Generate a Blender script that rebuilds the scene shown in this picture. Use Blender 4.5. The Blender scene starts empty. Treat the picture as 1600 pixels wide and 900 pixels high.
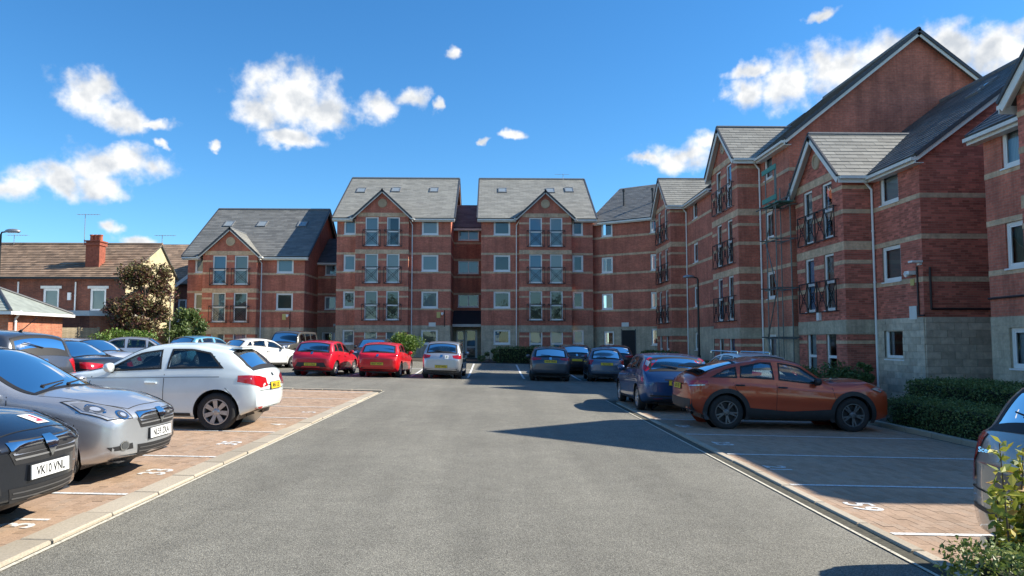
import bpy, bmesh, math, random
import numpy as np
from mathutils import Vector, Matrix
from mathutils.bvhtree import BVHTree
random.seed(7); rng = np.random.default_rng(7)
rad = math.radians
scn = bpy.context.scene
COL = scn.collection

# ------------------------------------------------------------------ camera
cam = bpy.data.cameras.new('camera'); camo = bpy.data.objects.new('camera', cam); COL.objects.link(camo)
cam.sensor_width = 36; cam.lens = 1150/1600*36; cam.clip_start = .1; cam.clip_end = 3000
camo.location = (0, 0, 1.67); camo.rotation_euler = (rad(94.08), 0, rad(-1.5))
scn.camera = camo

# ------------------------------------------------------------------ light
SUN = Vector((.785, .066, .616)).normalized()
SUN_EL = math.asin(SUN.z); SUN_AZ = math.atan2(SUN.x, SUN.y)
sl = bpy.data.lights.new('sun', 'SUN'); sl.energy = 4.2; sl.angle = rad(.5); sl.color = (1, .925, .79)
so = bpy.data.objects.new('sun', sl); COL.objects.link(so); so.rotation_euler = SUN.to_track_quat('Z', 'Y').to_euler()
so.location = (40, 0, 40)
scn.view_settings.view_transform = 'Standard'; scn.view_settings.look = 'None'
scn.view_settings.exposure = 1.05; scn.view_settings.gamma = 1

CLOUDS = [(-15.5, 17.9, 3.94, 2.49), (-17.6, 16.4, 2.37, 1.4), (-13.4, 17.0, 2.67, 1.59), (-15.5, 14.9, 2.3, 0.7), (-9.1, 17.6, 2.21, 1.2), (-6.6, 18.3, 1.48, 0.9), (-4.5, 17.9, 0.6, 0.5), (-28.9, 16.5, 2.27, 1.89), (-26.5, 15.3, 1.78, 1.2), (-24.7, 15.2, 1.36, 0.45), (-26.8, 12.2, 3.65, 1.2), (-28.3, 11.6, 2.19, 1.1), (-30.7, 10.6, 2.57, 1.3), (-28.3, 10.5, 2.19, 0.9), (-33.0, 9.9, 2.09, 0.9), (1.3, 15.9, 1.2, 0.45), (-1.0, 15.3, 0.7, 0.3), (-3.1, 21.8, 0.8, 0.6), (24.7, 22.6, 1.18, 0.4), (-27.3, 7.7, 0.89, 0.7), (-25.6, 6.8, 1.8, 0.5), (-21.1, 13.6, 0.65, 0.4), (-24.2, 13.8, 0.55, 0.35), (14.7, 13.9, 2.99, 1.3), (12.0, 13.8, 1.46, 0.5), (16.4, 14.7, 1.43, 0.9), (19.5, 17.8, 1.6, 1.4), (22.4, 18.4, 2.3, 2.09), (25.9, 18.8, 3.14, 2.24), (29.2, 19.0, 3.04, 1.99), (32.7, 19.0, 2.93, 1.79), (35.6, 18.4, 2.83, 1.79), (38.3, 17.5, 3.13, 2.49), (20.2, 19.6, 1.87, 0.7)]
# broken cumulus carries on out of view, with more and larger clouds for fill light
_r = random.Random(3)
for k in range(30):
    a = 52 + (k % 20)*13 + _r.uniform(-5, 5); e = _r.uniform(10, 26) if k < 20 else _r.uniform(32, 62)
    CLOUDS.append((a if a <= 180 else a-360, e, _r.uniform(5, 11), _r.uniform(2.2, 5)))
world = bpy.data.worlds.new('World'); scn.world = world; world.use_nodes = True
world.cycles.sampling_method = 'MANUAL'; world.cycles.sample_map_resolution = 256
scn.cycles.max_bounces = 6; scn.cycles.diffuse_bounces = 3; scn.cycles.glossy_bounces = 3; scn.cycles.transparent_max_bounces = 10; scn.cycles.caustics_reflective = False; scn.cycles.caustics_refractive = False
def build_world():
    nt = world.node_tree; N = nt.nodes; K = nt.links; N.clear()
    def n(t, **kw):
        x = N.new(t)
        for k, v in kw.items(): setattr(x, k, v)
        return x
    def m(op, a, b=None, c=None):
        x = n('ShaderNodeMath', operation=op)
        for i, q in enumerate((a, b, c)):
            if q is None: continue
            if isinstance(q, (int, float)): x.inputs[i].default_value = q
            else: K.new(q, x.inputs[i])
        return x.outputs[0]
    out = n('ShaderNodeOutputWorld'); bg = n('ShaderNodeBackground'); bg.inputs[1].default_value = .15
    sky = n('ShaderNodeTexSky', sky_type='NISHITA', sun_disc=False, sun_elevation=SUN_EL, sun_rotation=SUN_AZ)
    sky.altitude = 100; sky.air_density = 1.0; sky.dust_density = .0; sky.ozone_density = 1.4
    hs = n('ShaderNodeHueSaturation'); hs.inputs['Saturation'].default_value = 1.12; hs.inputs['Value'].default_value = .585
    tn = n('ShaderNodeMix', data_type='RGBA', blend_type='MULTIPLY'); tn.inputs[0].default_value = 1; tn.inputs[7].default_value = (.60, .86, 1.07, 1)
    K.new(sky.outputs[0], tn.inputs[6]); K.new(tn.outputs[2], hs.inputs['Color'])
    tc = n('ShaderNodeTexCoord'); d = tc.outputs['Generated']
    sp = n('ShaderNodeSeparateXYZ'); K.new(d, sp.inputs[0])
    az = m('MULTIPLY', m('ARCTAN2', sp.outputs[0], sp.outputs[1]), 57.2958)
    el = m('MULTIPLY', m('ARCSINE', sp.outputs[2]), 57.2958)
    def noise(vec, scale, detail, rough=.6):
        x = n('ShaderNodeTexNoise'); x.inputs['Scale'].default_value = scale; x.inputs['Detail'].default_value = detail
        x.inputs['Roughness'].default_value = rough; K.new(vec, x.inputs['Vector']); return x
    # billow the outline
    cv = n('ShaderNodeCombineXYZ'); K.new(az, cv.inputs[0]); K.new(el, cv.inputs[1])
    w = noise(d, 24, 4, .55)
    wv = n('ShaderNodeVectorMath', operation='SUBTRACT'); K.new(w.outputs['Color'], wv.inputs[0]); wv.inputs[1].default_value = (.5, .5, .5)
    ws = n('ShaderNodeVectorMath', operation='MULTIPLY'); K.new(wv.outputs[0], ws.inputs[0]); ws.inputs[1].default_value = (3.4, 2.2, 0)
    pv = n('ShaderNodeVectorMath', operation='ADD'); K.new(cv.outputs[0], pv.inputs[0]); K.new(ws.outputs[0], pv.inputs[1])
    best = None
    for a, e, ra, re in CLOUDS:
        s = n('ShaderNodeVectorMath', operation='SUBTRACT'); K.new(pv.outputs[0], s.inputs[0]); s.inputs[1].default_value = (a, e, 0)
        q = n('ShaderNodeVectorMath', operation='MULTIPLY'); K.new(s.outputs[0], q.inputs[0]); q.inputs[1].default_value = (1/ra, 1/re, 0)
        l = n('ShaderNodeVectorMath', operation='LENGTH'); K.new(q.outputs[0], l.inputs[0])
        v = m('SUBTRACT', 1.0, l.outputs['Value'])
        best = v if best is None else m('SMOOTH_MAX', best, v, .18)
    n1 = noise(d, 38, 6, .56)
    sh = n('ShaderNodeVectorMath', operation='ADD'); K.new(d, sh.inputs[0]); sh.inputs[1].default_value = (.012, 0, .014)
    n2 = noise(sh.outputs[0], 30, 4, .5)
    n3 = noise(d, 30, 4, .5)
    dens = m('ADD', best, m('MULTIPLY', m('SUBTRACT', n1.outputs[0], .5), 1.5))
    al = n('ShaderNodeMapRange', interpolation_type='SMOOTHSTEP'); K.new(dens, al.inputs[0])
    al.inputs[1].default_value = -.16; al.inputs[2].default_value = .68
    emb = m('MULTIPLY', m('SUBTRACT', n3.outputs[0], n2.outputs[0]), 3.2)
    thick = n('ShaderNodeMapRange'); K.new(best, thick.inputs[0]); thick.inputs[1].default_value = 0; thick.inputs[2].default_value = .8
    thick.inputs[3].default_value = 0; thick.inputs[4].default_value = .26
    shade = m('SUBTRACT', m('ADD', .86, emb), thick.outputs[0])
    cr = n('ShaderNodeMix', data_type='RGBA'); K.new(shade, cr.inputs[0])
    cr.inputs[6].default_value = (2.1, 2.25, 2.45, 1); cr.inputs[7].default_value = (3.55, 3.55, 3.5, 1)
    mx = n('ShaderNodeMix', data_type='RGBA'); K.new(al.outputs[0], mx.inputs[0]); K.new(hs.outputs[0], mx.inputs[6]); K.new(cr.outputs[2], mx.inputs[7])
    K.new(mx.outputs[2], bg.inputs[0]); K.new(bg.outputs[0], out.inputs[0])
build_world()

# ------------------------------------------------------------------ ground height
CS = .025
def gz(x, y):
    t = min(1, max(0, (y-33)/14)); t = t*t*(3-2*t)
    return -CS*min(30, max(-30, x)) + .3*t
TILT = Matrix.Rotation(CS, 4, 'Y')

# ------------------------------------------------------------------ materials
MATS = {}
def shader(name):
    m = bpy.data.materials.new(name); m.use_nodes = True
    nt = m.node_tree; b = nt.nodes['Principled BSDF']
    MATS[name] = m
    return m, nt, b
def rnd_node(nt):
    g = nt.nodes.new('ShaderNodeNewGeometry'); o = nt.nodes.new('ShaderNodeObjectInfo')
    a = nt.nodes.new('ShaderNodeMath'); a.operation = 'ADD'
    nt.links.new(g.outputs['Random Per Island'], a.inputs[0]); nt.links.new(o.outputs['Random'], a.inputs[1])
    f = nt.nodes.new('ShaderNodeMath'); f.operation = 'FRACT'; nt.links.new(a.outputs[0], f.inputs[0])
    return f.outputs[0]
def ramp(nt, fac, cols):
    r = nt.nodes.new('ShaderNodeValToRGB'); e = r.color_ramp.elements
    while len(e) < len(cols): e.new(.5)
    for i, (p, c) in enumerate(cols): e[i].position = p; e[i].color = (*c, 1)
    nt.links.new(fac, r.inputs[0]); return r.outputs[0]
def mixc(nt, mode, fac, a, b):
    x = nt.nodes.new('ShaderNodeMix'); x.data_type = 'RGBA'; x.blend_type = mode
    for i, q in ((0, fac), (6, a), (7, b)):
        if isinstance(q, (int, float)): x.inputs[i].default_value = q
        elif isinstance(q, tuple): x.inputs[i].default_value = (*q, 1)
        else: nt.links.new(q, x.inputs[i])
    return x.outputs[2]
def coord(nt, kind='Object'):
    t = nt.nodes.new('ShaderNodeTexCoord'); return t.outputs[kind]
def noise_n(nt, vec, scale, detail=5, rough=.6, out='Fac'):
    x = nt.nodes.new('ShaderNodeTexNoise'); x.inputs['Scale'].default_value = scale
    x.inputs['Detail'].default_value = detail; x.inputs['Roughness'].default_value = rough
    nt.links.new(vec, x.inputs['Vector']); return x.outputs[out]
def bump(nt, b, h, strength, dist=.01):
    x = nt.nodes.new('ShaderNodeBump'); x.inputs['Strength'].default_value = strength; x.inputs['Distance'].default_value = dist
    nt.links.new(h, x.inputs['Height']); nt.links.new(x.outputs[0], b.inputs['Normal']); return x
def lum(c, k): return tuple(min(1, v*k) for v in c)
def plain(name, c, rough=.5, metal=0, var=0, vscale=8, rnd=0, bmp=0, bscale=60, coat=0, spec=None, space='Object'):
    m, nt, b = shader(name)
    b.inputs['Base Color'].default_value = (*c, 1); b.inputs['Roughness'].default_value = rough; b.inputs['Metallic'].default_value = metal
    if coat: b.inputs['Coat Weight'].default_value = coat; b.inputs['Coat Roughness'].default_value = .04
    if spec is not None: b.inputs['Specular IOR Level'].default_value = spec
    col = None
    if var or bmp: v = coord(nt, space)
    if var:
        col = ramp(nt, noise_n(nt, v, vscale), [(.3, lum(c, 1-var)), (.7, lum(c, 1+var))])
    if rnd:
        r = ramp(nt, rnd_node(nt), [(0, (1-rnd,)*3), (1, (1+rnd,)*3)])
        col = mixc(nt, 'MULTIPLY', 1., col if col is not None else c, r)
    if col is not None: nt.links.new(col, b.inputs['Base Color'])
    if bmp: bump(nt, b, noise_n(nt, v, bscale, 6), bmp)
    return m
def brick_tex(name, cols, mortar, bw=.225, bh=.075, ms=.006, bias=0.0, var=.25, rough=.85, bmp=.5):
    m, nt, b = shader(name); uv = coord(nt, 'UV')
    t = nt.nodes.new('ShaderNodeTexBrick'); nt.links.new(uv, t.inputs['Vector'])
    t.inputs['Scale'].default_value = 1; t.inputs['Brick Width'].default_value = bw; t.inputs['Row Height'].default_value = bh
    t.inputs['Mortar Size'].default_value = ms; t.inputs['Mortar Smooth'].default_value = .3; t.inputs['Bias'].default_value = bias
    t.inputs['Color1'].default_value = (*cols[0], 1); t.inputs['Color2'].default_value = (*cols[1], 1); t.inputs['Mortar'].default_value = (*mortar, 1)
    nz = ramp(nt, noise_n(nt, uv, .9, 6), [(.3, (1-var,)*3), (.7, (1+var,)*3)])
    c = mixc(nt, 'MULTIPLY', 1., t.outputs['Color'], nz)
    st = ramp(nt, noise_n(nt, uv, 9, 4), [(.35, (.86,)*3), (.65, (1.1,)*3)])
    c = mixc(nt, 'MULTIPLY', 1., c, st)
    mp = nt.nodes.new('ShaderNodeMapping'); mp.inputs['Scale'].default_value = (2.6, .22, 1); nt.links.new(uv, mp.inputs[0])
    c = mixc(nt, 'MULTIPLY', 1., c, ramp(nt, noise_n(nt, mp.outputs[0], 1.0, 5, .65), [(.34, (.74,)*3), (.52, (1.0,)*3), (.75, (1.1, 1.09, 1.07))]))
    nt.links.new(c, b.inputs['Base Color']); b.inputs['Roughness'].default_value = rough
    inv = nt.nodes.new('ShaderNodeMath'); inv.operation = 'SUBTRACT'; inv.inputs[0].default_value = 1; nt.links.new(t.outputs['Fac'], inv.inputs[1])
    bump(nt, b, inv.outputs[0], bmp, .008)
    return m
BR1, BR2 = (.60, .185, .118), (.49, .145, .096)
brick_tex('brick', (BR1, BR2), (.42, .24, .17))
brick_tex('brick_old', ((.24, .075, .045), (.15, .05, .035)), (.16, .12, .09), var=.3)
brick_tex('brick_orange', ((.52, .19, .10), (.42, .14, .075)), (.40, .30, .22))
brick_tex('buff_brick', ((.72, .51, .33), (.62, .43, .275)), (.60, .46, .33), var=.2)
brick_tex('stone_tex', ((.56, .48, .35), (.48, .41, .30)), (.50, .44, .34), .44, .215, .008, var=.25, bmp=.9)
plain('mortar', (.42, .25, .18), .9, var=.15, vscale=20)
plain('brick_piece', (.50, .150, .105), .85, var=.22, vscale=1.3, rnd=.32, bmp=.25, bscale=50)
plain('buff_piece', (.52, .39, .26), .85, var=.15, vscale=3, rnd=.2, bmp=.25, bscale=50)
plain('stone_piece', (.57, .49, .38), .9, var=.22, vscale=5, rnd=.2, bmp=.8, bscale=22)
plain('stone_joint', (.46, .40, .31), .9, var=.1)
plain('slate', (.27, .265, .235), .55, var=.10, vscale=1.2, rnd=.15, bmp=.25, bscale=40)
plain('slate_mid', (.165, .165, .155), .55, var=.12, vscale=1.2, rnd=.2, bmp=.25, bscale=40); plain('slate_shaded', (.115, .118, .118), .6, var=.15, vscale=1.2, rnd=.25, bmp=.25, bscale=40)  # second slate has the shade of grazed and shadowed slopes painted in
plain('slate_base', (.09, .09, .085), .8)
plain('clay_tile', (.27, .185, .125), .75, var=.3, vscale=1.2, rnd=.28, bmp=.3, bscale=30)
plain('green_tile', (.30, .33, .29), .6, var=.2, vscale=3, rnd=.15)
plain('upvc', (.86, .86, .84), .35, var=.03, vscale=3)
plain('white_paint', (.74, .74, .70), .5, var=.07, vscale=4)
plain('ridge_dark', (.055, .058, .065), .5, var=.2)
plain('lead', (.16, .17, .18), .5, var=.2)
plain('render_cream', (.55, .47, .29), .9, var=.16, vscale=1.5, bmp=.2, bscale=12)
plain('black_iron', (.016, .018, .02), .4, var=.2)
plain('black_pipe', (.035, .022, .022), .5)
plain('grey_steel', (.35, .36, .37), .45, metal=.6, var=.15)
plain('galv', (.16, .19, .18), .5, metal=.5, var=.25, vscale=12)
plain('scaffold_board', (.06, .26, .21), .6, var=.2)
plain('terracotta', (.42, .12, .06), .8, var=.2)
plain('wood_fence', (.44, .36, .24), .85, var=.25, vscale=6, rnd=.15)
plain('interior_shade', (.025, .026, .028), .9)  # near-black colour standing for unlit depth behind windows and in the passage
for k, c in dict(curtain_white=(.62, .62, .58), curtain_cream=(.50, .46, .38), curtain_blue=(.16, .36, .62), curtain_grey=(.22, .23, .23), curtain_pale=(.40, .50, .55), curtain_green=(.16, .19, .15)).items():
    m, nt, b = shader(k); v = coord(nt)
    wv = nt.nodes.new('ShaderNodeTexWave'); wv.inputs['Scale'].default_value = 5.5; wv.inputs['Distortion'].default_value = 1.5; nt.links.new(v, wv.inputs['Vector'])
    nt.links.new(ramp(nt, wv.outputs['Fac'], [(0, lum(c, .8)), (1, lum(c, 1.1))]), b.inputs['Base Color']); b.inputs['Roughness'].default_value = .9
def glass(name, tint, refl=.06, wob=.0):
    m = bpy.data.materials.new(name); m.use_nodes = True; nt = m.node_tree; nt.nodes.clear(); MATS[name] = m
    o = nt.nodes.new('ShaderNodeOutputMaterial'); t = nt.nodes.new('ShaderNodeBsdfTransparent'); g = nt.nodes.new('ShaderNodeBsdfGlossy')
    t.inputs[0].default_value = (*tint, 1); g.inputs['Roughness'].default_value = .015; g.inputs[0].default_value = (1, 1, 1, 1)
    f = nt.nodes.new('ShaderNodeFresnel'); f.inputs[0].default_value = 1.55
    a = nt.nodes.new('ShaderNodeMath'); a.operation = 'ADD'; a.use_clamp = True; a.inputs[1].default_value = refl; nt.links.new(f.outputs[0], a.inputs[0])
    x = nt.nodes.new('ShaderNodeMixShader'); nt.links.new(a.outputs[0], x.inputs[0]); nt.links.new(t.outputs[0], x.inputs[1]); nt.links.new(g.outputs[0], x.inputs[2])
    nt.links.new(x.outputs[0], o.inputs[0])
    if wob:
        v = coord(nt); bp = nt.nodes.new('ShaderNodeBump'); bp.inputs['Strength'].default_value = wob; bp.inputs['Distance'].default_value = .02
        nt.links.new(noise_n(nt, v, 1.6, 2), bp.inputs['Height'])
        nt.links.new(bp.outputs[0], g.inputs['Normal'])
    return m
glass('pane_glass', (.82, .86, .88), .045, .12)
glass('car_glass', (.42, .50, .52), .05)
glass('car_glass_dark', (.07, .08, .09), .05)
glass('lens_clear', (.86, .88, .90), .06)

def asphalt():
    m, nt, b = shader('asphalt'); v = coord(nt)
    vo = nt.nodes.new('ShaderNodeTexVoronoi'); vo.inputs['Scale'].default_value = 120; nt.links.new(v, vo.inputs['Vector'])
    bw = nt.nodes.new('ShaderNodeRGBToBW'); nt.links.new(vo.outputs['Color'], bw.inputs[0])
    st = ramp(nt, bw.outputs[0], [(.12, (.095, .089, .074)), (.55, (.19, .181, .150)), (.92, (.31, .297, .248))])
    big = ramp(nt, noise_n(nt, v, .35, 5), [(.3, (.86,)*3), (.7, (1.12,)*3)])
    mid = ramp(nt, noise_n(nt, v, 3.0, 4), [(.35, (.92,)*3), (.65, (1.06,)*3)])
    c = mixc(nt, 'MULTIPLY', 1., mixc(nt, 'MULTIPLY', 1., st, big), mid)
    mp = nt.nodes.new('ShaderNodeMapping'); mp.inputs['Scale'].default_value = (1.1, .07, 1); nt.links.new(v, mp.inputs[0])   # worn wheel tracks along the lane
    c = mixc(nt, 'MULTIPLY', 1., c, ramp(nt, noise_n(nt, mp.outputs[0], 1.0, 3), [(.36, (.88,)*3), (.62, (1.07,)*3)]))
    c = mixc(nt, 'MULTIPLY', 1., c, ramp(nt, noise_n(nt, v, 1.3, 6, .7), [(.27, (.66,)*3), (.34, (1.0,)*3)]))                 # old oil spots
    nt.links.new(c, b.inputs['Base Color']); b.inputs['Roughness'].default_value = .9
    bump(nt, b, vo.outputs['Distance'], .7, .006)
asphalt()
def tinted(name, cols, rough=.9, extra=None, bmp=.4, bscale=120):
    m, nt, b = shader(name); v = coord(nt)
    c = ramp(nt, rnd_node(nt), cols)
    gl = nt.nodes.new('ShaderNodeNewGeometry')
    big = ramp(nt, noise_n(nt, gl.outputs['Position'], .5, 5), [(.3, (.86,)*3), (.7, (1.10,)*3)])
    c = mixc(nt, 'MULTIPLY', 1., c, big)
    f = ramp(nt, noise_n(nt, gl.outputs['Position'], 60, 3), [(.3, (.82,)*3), (.7, (1.14,)*3)])
    c = mixc(nt, 'MULTIPLY', 1., c, f)
    nt.links.new(c, b.inputs['Base Color']); b.inputs['Roughness'].default_value = rough
    bump(nt, b, noise_n(nt, gl.outputs['Position'], bscale, 4), bmp, .004)
tinted('paver', [(0, (.33, .225, .15)), (.35, (.385, .262, .178)), (.7, (.42, .29, .20)), (1, (.37, .27, .195))])
tinted('kerb_concrete', [(0, (.36, .31, .235)), (1, (.46, .40, .31))], bscale=40)
plain('joint_sand', (.075, .068, .055), .95, var=.3, vscale=14)
plain('moss_joint', (.075, .07, .05), .95, var=.45, vscale=14, bmp=.6)
def worn(name, c):
    m, nt, b = shader(name); gl = nt.nodes.new('ShaderNodeNewGeometry')
    n1 = noise_n(nt, gl.outputs['Position'], 38, 6, .7)
    nt.links.new(ramp(nt, n1, [(.36, lum(c, .38)), (.50, c)]), b.inputs['Base Color']); b.inputs['Roughness'].default_value = .8
worn('line_paint', (.72, .72, .70)); worn('edge_paint', (.62, .58, .47))
def leafmat(name, cols, trans=.25):
    m, nt, b = shader(name)
    c = ramp(nt, rnd_node(nt), cols); nt.links.new(c, b.inputs['Base Color']); b.inputs['Roughness'].default_value = .5
    o = nt.nodes['Material Output']; t = nt.nodes.new('ShaderNodeBsdfTranslucent'); nt.links.new(c, t.inputs[0])
    x = nt.nodes.new('ShaderNodeMixShader'); x.inputs[0].default_value = trans
    nt.links.new(b.outputs[0], x.inputs[1]); nt.links.new(t.outputs[0], x.inputs[2]); nt.links.new(x.outputs[0], o.inputs[0])
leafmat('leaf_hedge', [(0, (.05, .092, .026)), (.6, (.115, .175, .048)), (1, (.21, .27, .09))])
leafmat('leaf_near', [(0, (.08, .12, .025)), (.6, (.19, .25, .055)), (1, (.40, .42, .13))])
leafmat('leaf_bright', [(0, (.06, .12, .018)), (.6, (.12, .22, .03)), (1, (.22, .30, .05))])
leafmat('leaf_yellow', [(0, (.16, .22, .03)), (.5, (.42, .42, .06)), (.85, (.60, .50, .10)), (1, (.45, .20, .05))])
leafmat('leaf_tree', [(0, (.10, .03, .03)), (.35, (.15, .065, .045)), (.55, (.10, .11, .035)), (.85, (.19, .16, .06)), (1, (.30, .19, .08))])
leafmat('leaf_grass', [(0, (.05, .09, .02)), (1, (.12, .17, .04))])
plain('bark', (.11, .085, .06), .9, var=.3, bmp=.5)
plain('soil', (.055, .042, .03), .95, var=.3)
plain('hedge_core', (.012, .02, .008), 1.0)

# ------------------------------------------------------------------ mesh helpers
class MB:
    def __init__(s): s.v = []; s.f = []; s.uv = None
    def add(s, vs, fs):
        o = len(s.v); s.v += [tuple(p) for p in vs]; s.f += [tuple(i+o for i in q) for q in fs]
    def box(s, x0, x1, y0, y1, z0, z1, M=None):
        P = [(x, y, z) for z in (z0, z1) for y in (y0, y1) for x in (x0, x1)]
        if M is not None: P = [M @ Vector(p) for p in P]
        s.add(P, [(0, 2, 3, 1), (4, 5, 7, 6), (0, 1, 5, 4), (2, 6, 7, 3), (0, 4, 6, 2), (1, 3, 7, 5)])
    def tube(s, p0, p1, r0, r1=None, n=8, cap=True):
        p0 = Vector(p0); p1 = Vector(p1); r1 = r0 if r1 is None else r1
        d = (p1-p0).normalized(); a = d.orthogonal().normalized(); b = d.cross(a)
        R = [p0+(a*math.cos(t)+b*math.sin(t))*r0 for t in [2*math.pi*i/n for i in range(n)]]
        Q = [p1+(a*math.cos(t)+b*math.sin(t))*r1 for t in [2*math.pi*i/n for i in range(n)]]
        F = [(i, (i+1) % n, n+(i+1) % n, n+i) for i in range(n)]
        if cap: F += [tuple(range(n))[::-1], tuple(range(n, 2*n))]
        s.add(R+Q, F)
    def path(s, pts, r, n=8):
        for a, b in zip(pts, pts[1:]): s.tube(a, b, r, n=n)
    def poly(s, pts): s.add(pts, [tuple(range(len(pts)))])
    def prism(s, pts, d):
        d = Vector(d); n = len(pts); A = [Vector(p) for p in pts]; B = [p+d for p in A]
        s.add(A+B, [tuple(range(n))[::-1], tuple(range(n, 2*n))]+[(i, (i+1) % n, n+(i+1) % n, n+i) for i in range(n)])
    def lathe(s, prof, n=24, M=None):
        V = []; F = []; k = len(prof)
        for i in range(n):
            t = 2*math.pi*i/n
            for r, h in prof: V.append((r*math.cos(t), r*math.sin(t), h))
        for i in range(n):
            for j in range(k-1):
                a = i*k+j; b = ((i+1) % n)*k+j; F.append((a, b, b+1, a+1))
        if M is not None: V = [M @ Vector(p) for p in V]
        s.add(V, F)
    def mesh(s, name, mat, smooth=False):
        me = bpy.data.meshes.new(name); me.from_pydata([tuple(p) for p in s.v], [], s.f); me.update()
        if mat: me.materials.append(MATS[mat] if isinstance(mat, str) else mat)
        if smooth: me.shade_smooth()
        if s.uv is not None:
            l = me.uv_layers.new(name='UVMap'); flat = [c for face in s.uv for p in face for c in p]; l.data.foreach_set('uv', flat)
        return me
    def build(s, name, mat, parent=None, smooth=False):
        return link(name, s.mesh(name, mat, smooth), parent)
def link(name, me, parent=None, kind=None):
    o = bpy.data.objects.new(name, me); COL.objects.link(o)
    if parent is not None: o.parent = parent
    if kind: o['kind'] = kind
    return o
def tag(o, label, cat, group=None):
    o['label'] = label; o['category'] = cat
    if group: o['group'] = group
    return o
def thing(name, label, cat, loc=(0, 0, 0), rz=0, group=None, M=None):
    o = bpy.data.objects.new(name, None); COL.objects.link(o); o.empty_display_size = .3
    if M is not None: o.matrix_world = M
    else: o.location = loc; o.rotation_euler = (0, 0, rz)
    return tag(o, label, cat, group)
def struct(o): o['kind'] = 'structure'; return o
def np_mesh(name, V, F, mat):
    V = np.asarray(V, dtype=np.float32); F = np.asarray(F, dtype=np.int32)
    me = bpy.data.meshes.new(name); me.vertices.add(len(V)); me.vertices.foreach_set('co', V.ravel())
    k = F.shape[1]; me.loops.add(F.size); me.loops.foreach_set('vertex_index', F.ravel())
    me.polygons.add(len(F)); me.polygons.foreach_set('loop_start', np.arange(len(F), dtype=np.int32)*k)
    try: me.polygons.foreach_set('loop_total', np.full(len(F), k, dtype=np.int32))
    except Exception: pass
    me.update(calc_edges=True); me.validate(); me.shade_flat(); me.materials.append(MATS[mat]); return me
def text_mesh(s, size, mat, depth=.002, sx=1.0):
    c = bpy.data.curves.new('lettering', 'FONT'); c.body = s; c.size = size; c.extrude = depth; c.align_x = 'CENTER'; c.align_y = 'CENTER'; c.resolution_u = 3; c.offset = size*.014
    o = bpy.data.objects.new('lettering', c); COL.objects.link(o)
    me = bpy.data.meshes.new_from_object(o); bpy.data.objects.remove(o)
    if sx != 1: me.transform(Matrix.Diagonal((sx, 1, 1, 1)))
    me.materials.clear(); me.materials.append(MATS[mat]); return me
def clip(poly, cp):
    """convex clip (Sutherland-Hodgman), 2D, cp counter-clockwise"""
    out = poly
    for i in range(len(cp)):
        a = cp[i]; b = cp[(i+1) % len(cp)]; ex, ey = b[0]-a[0], b[1]-a[1]
        sd = [ex*(p[1]-a[1])-ey*(p[0]-a[0]) for p in out]; new = []
        for j in range(len(out)):
            p, q = out[j], out[(j+1) % len(out)]; sp, sq = sd[j], sd[(j+1) % len(out)]
            if sp >= 0: new.append(p)
            if (sp > 0 and sq < 0) or (sp < 0 and sq > 0):
                t = sp/(sp-sq); new.append((p[0]+(q[0]-p[0])*t, p[1]+(q[1]-p[1])*t))
        out = new
        if len(out) < 3: return []
    return out
def ccw(p):
    a = sum(p[i][0]*p[(i+1) % len(p)][1]-p[(i+1) % len(p)][0]*p[i][1] for i in range(len(p)))
    return p if a > 0 else p[::-1]
def subtract(a, b, holes):
    """interval minus holes"""
    seg = [(a, b)]
    for h0, h1 in holes:
        n = []
        for s0, s1 in seg:
            if h1 <= s0 or h0 >= s1: n.append((s0, s1)); continue
            if h0 > s0: n.append((s0, h0))
            if h1 < s1: n.append((h1, s1))
        seg = n
    return seg
# ------------------------------------------------------------------ ground, paving, kerbs
def ground():
    xs = [-500, -120, -60, -30, -15, 0, 15, 30, 60, 120, 500]; ys = [-200, -40, 0, 16, 33]+[33+1.4*i for i in range(1, 11)]+[60, 90, 200, 900]
    V = [(x, y, gz(x, y)) for y in ys for x in xs]; n = len(xs)
    F = [(j*n+i, j*n+i+1, (j+1)*n+i+1, (j+1)*n+i) for j in range(len(ys)-1) for i in range(n-1)]
    b = MB(); b.add(V, F); struct(b.build('ground', 'asphalt'))
ground()
def sheet(b, x0, x1, y0, y1, dz, n=1):
    for i in range(n):
        a = y0+(y1-y0)*i/n; c = y0+(y1-y0)*(i+1)/n
        b.poly([(x0, a, gz(x0, a)+dz), (x1, a, gz(x1, a)+dz), (x1, c, gz(x1, c)+dz), (x0, c, gz(x0, c)+dz)])
KERB_X0, KERB_X1 = -3.42, 3.29
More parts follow.
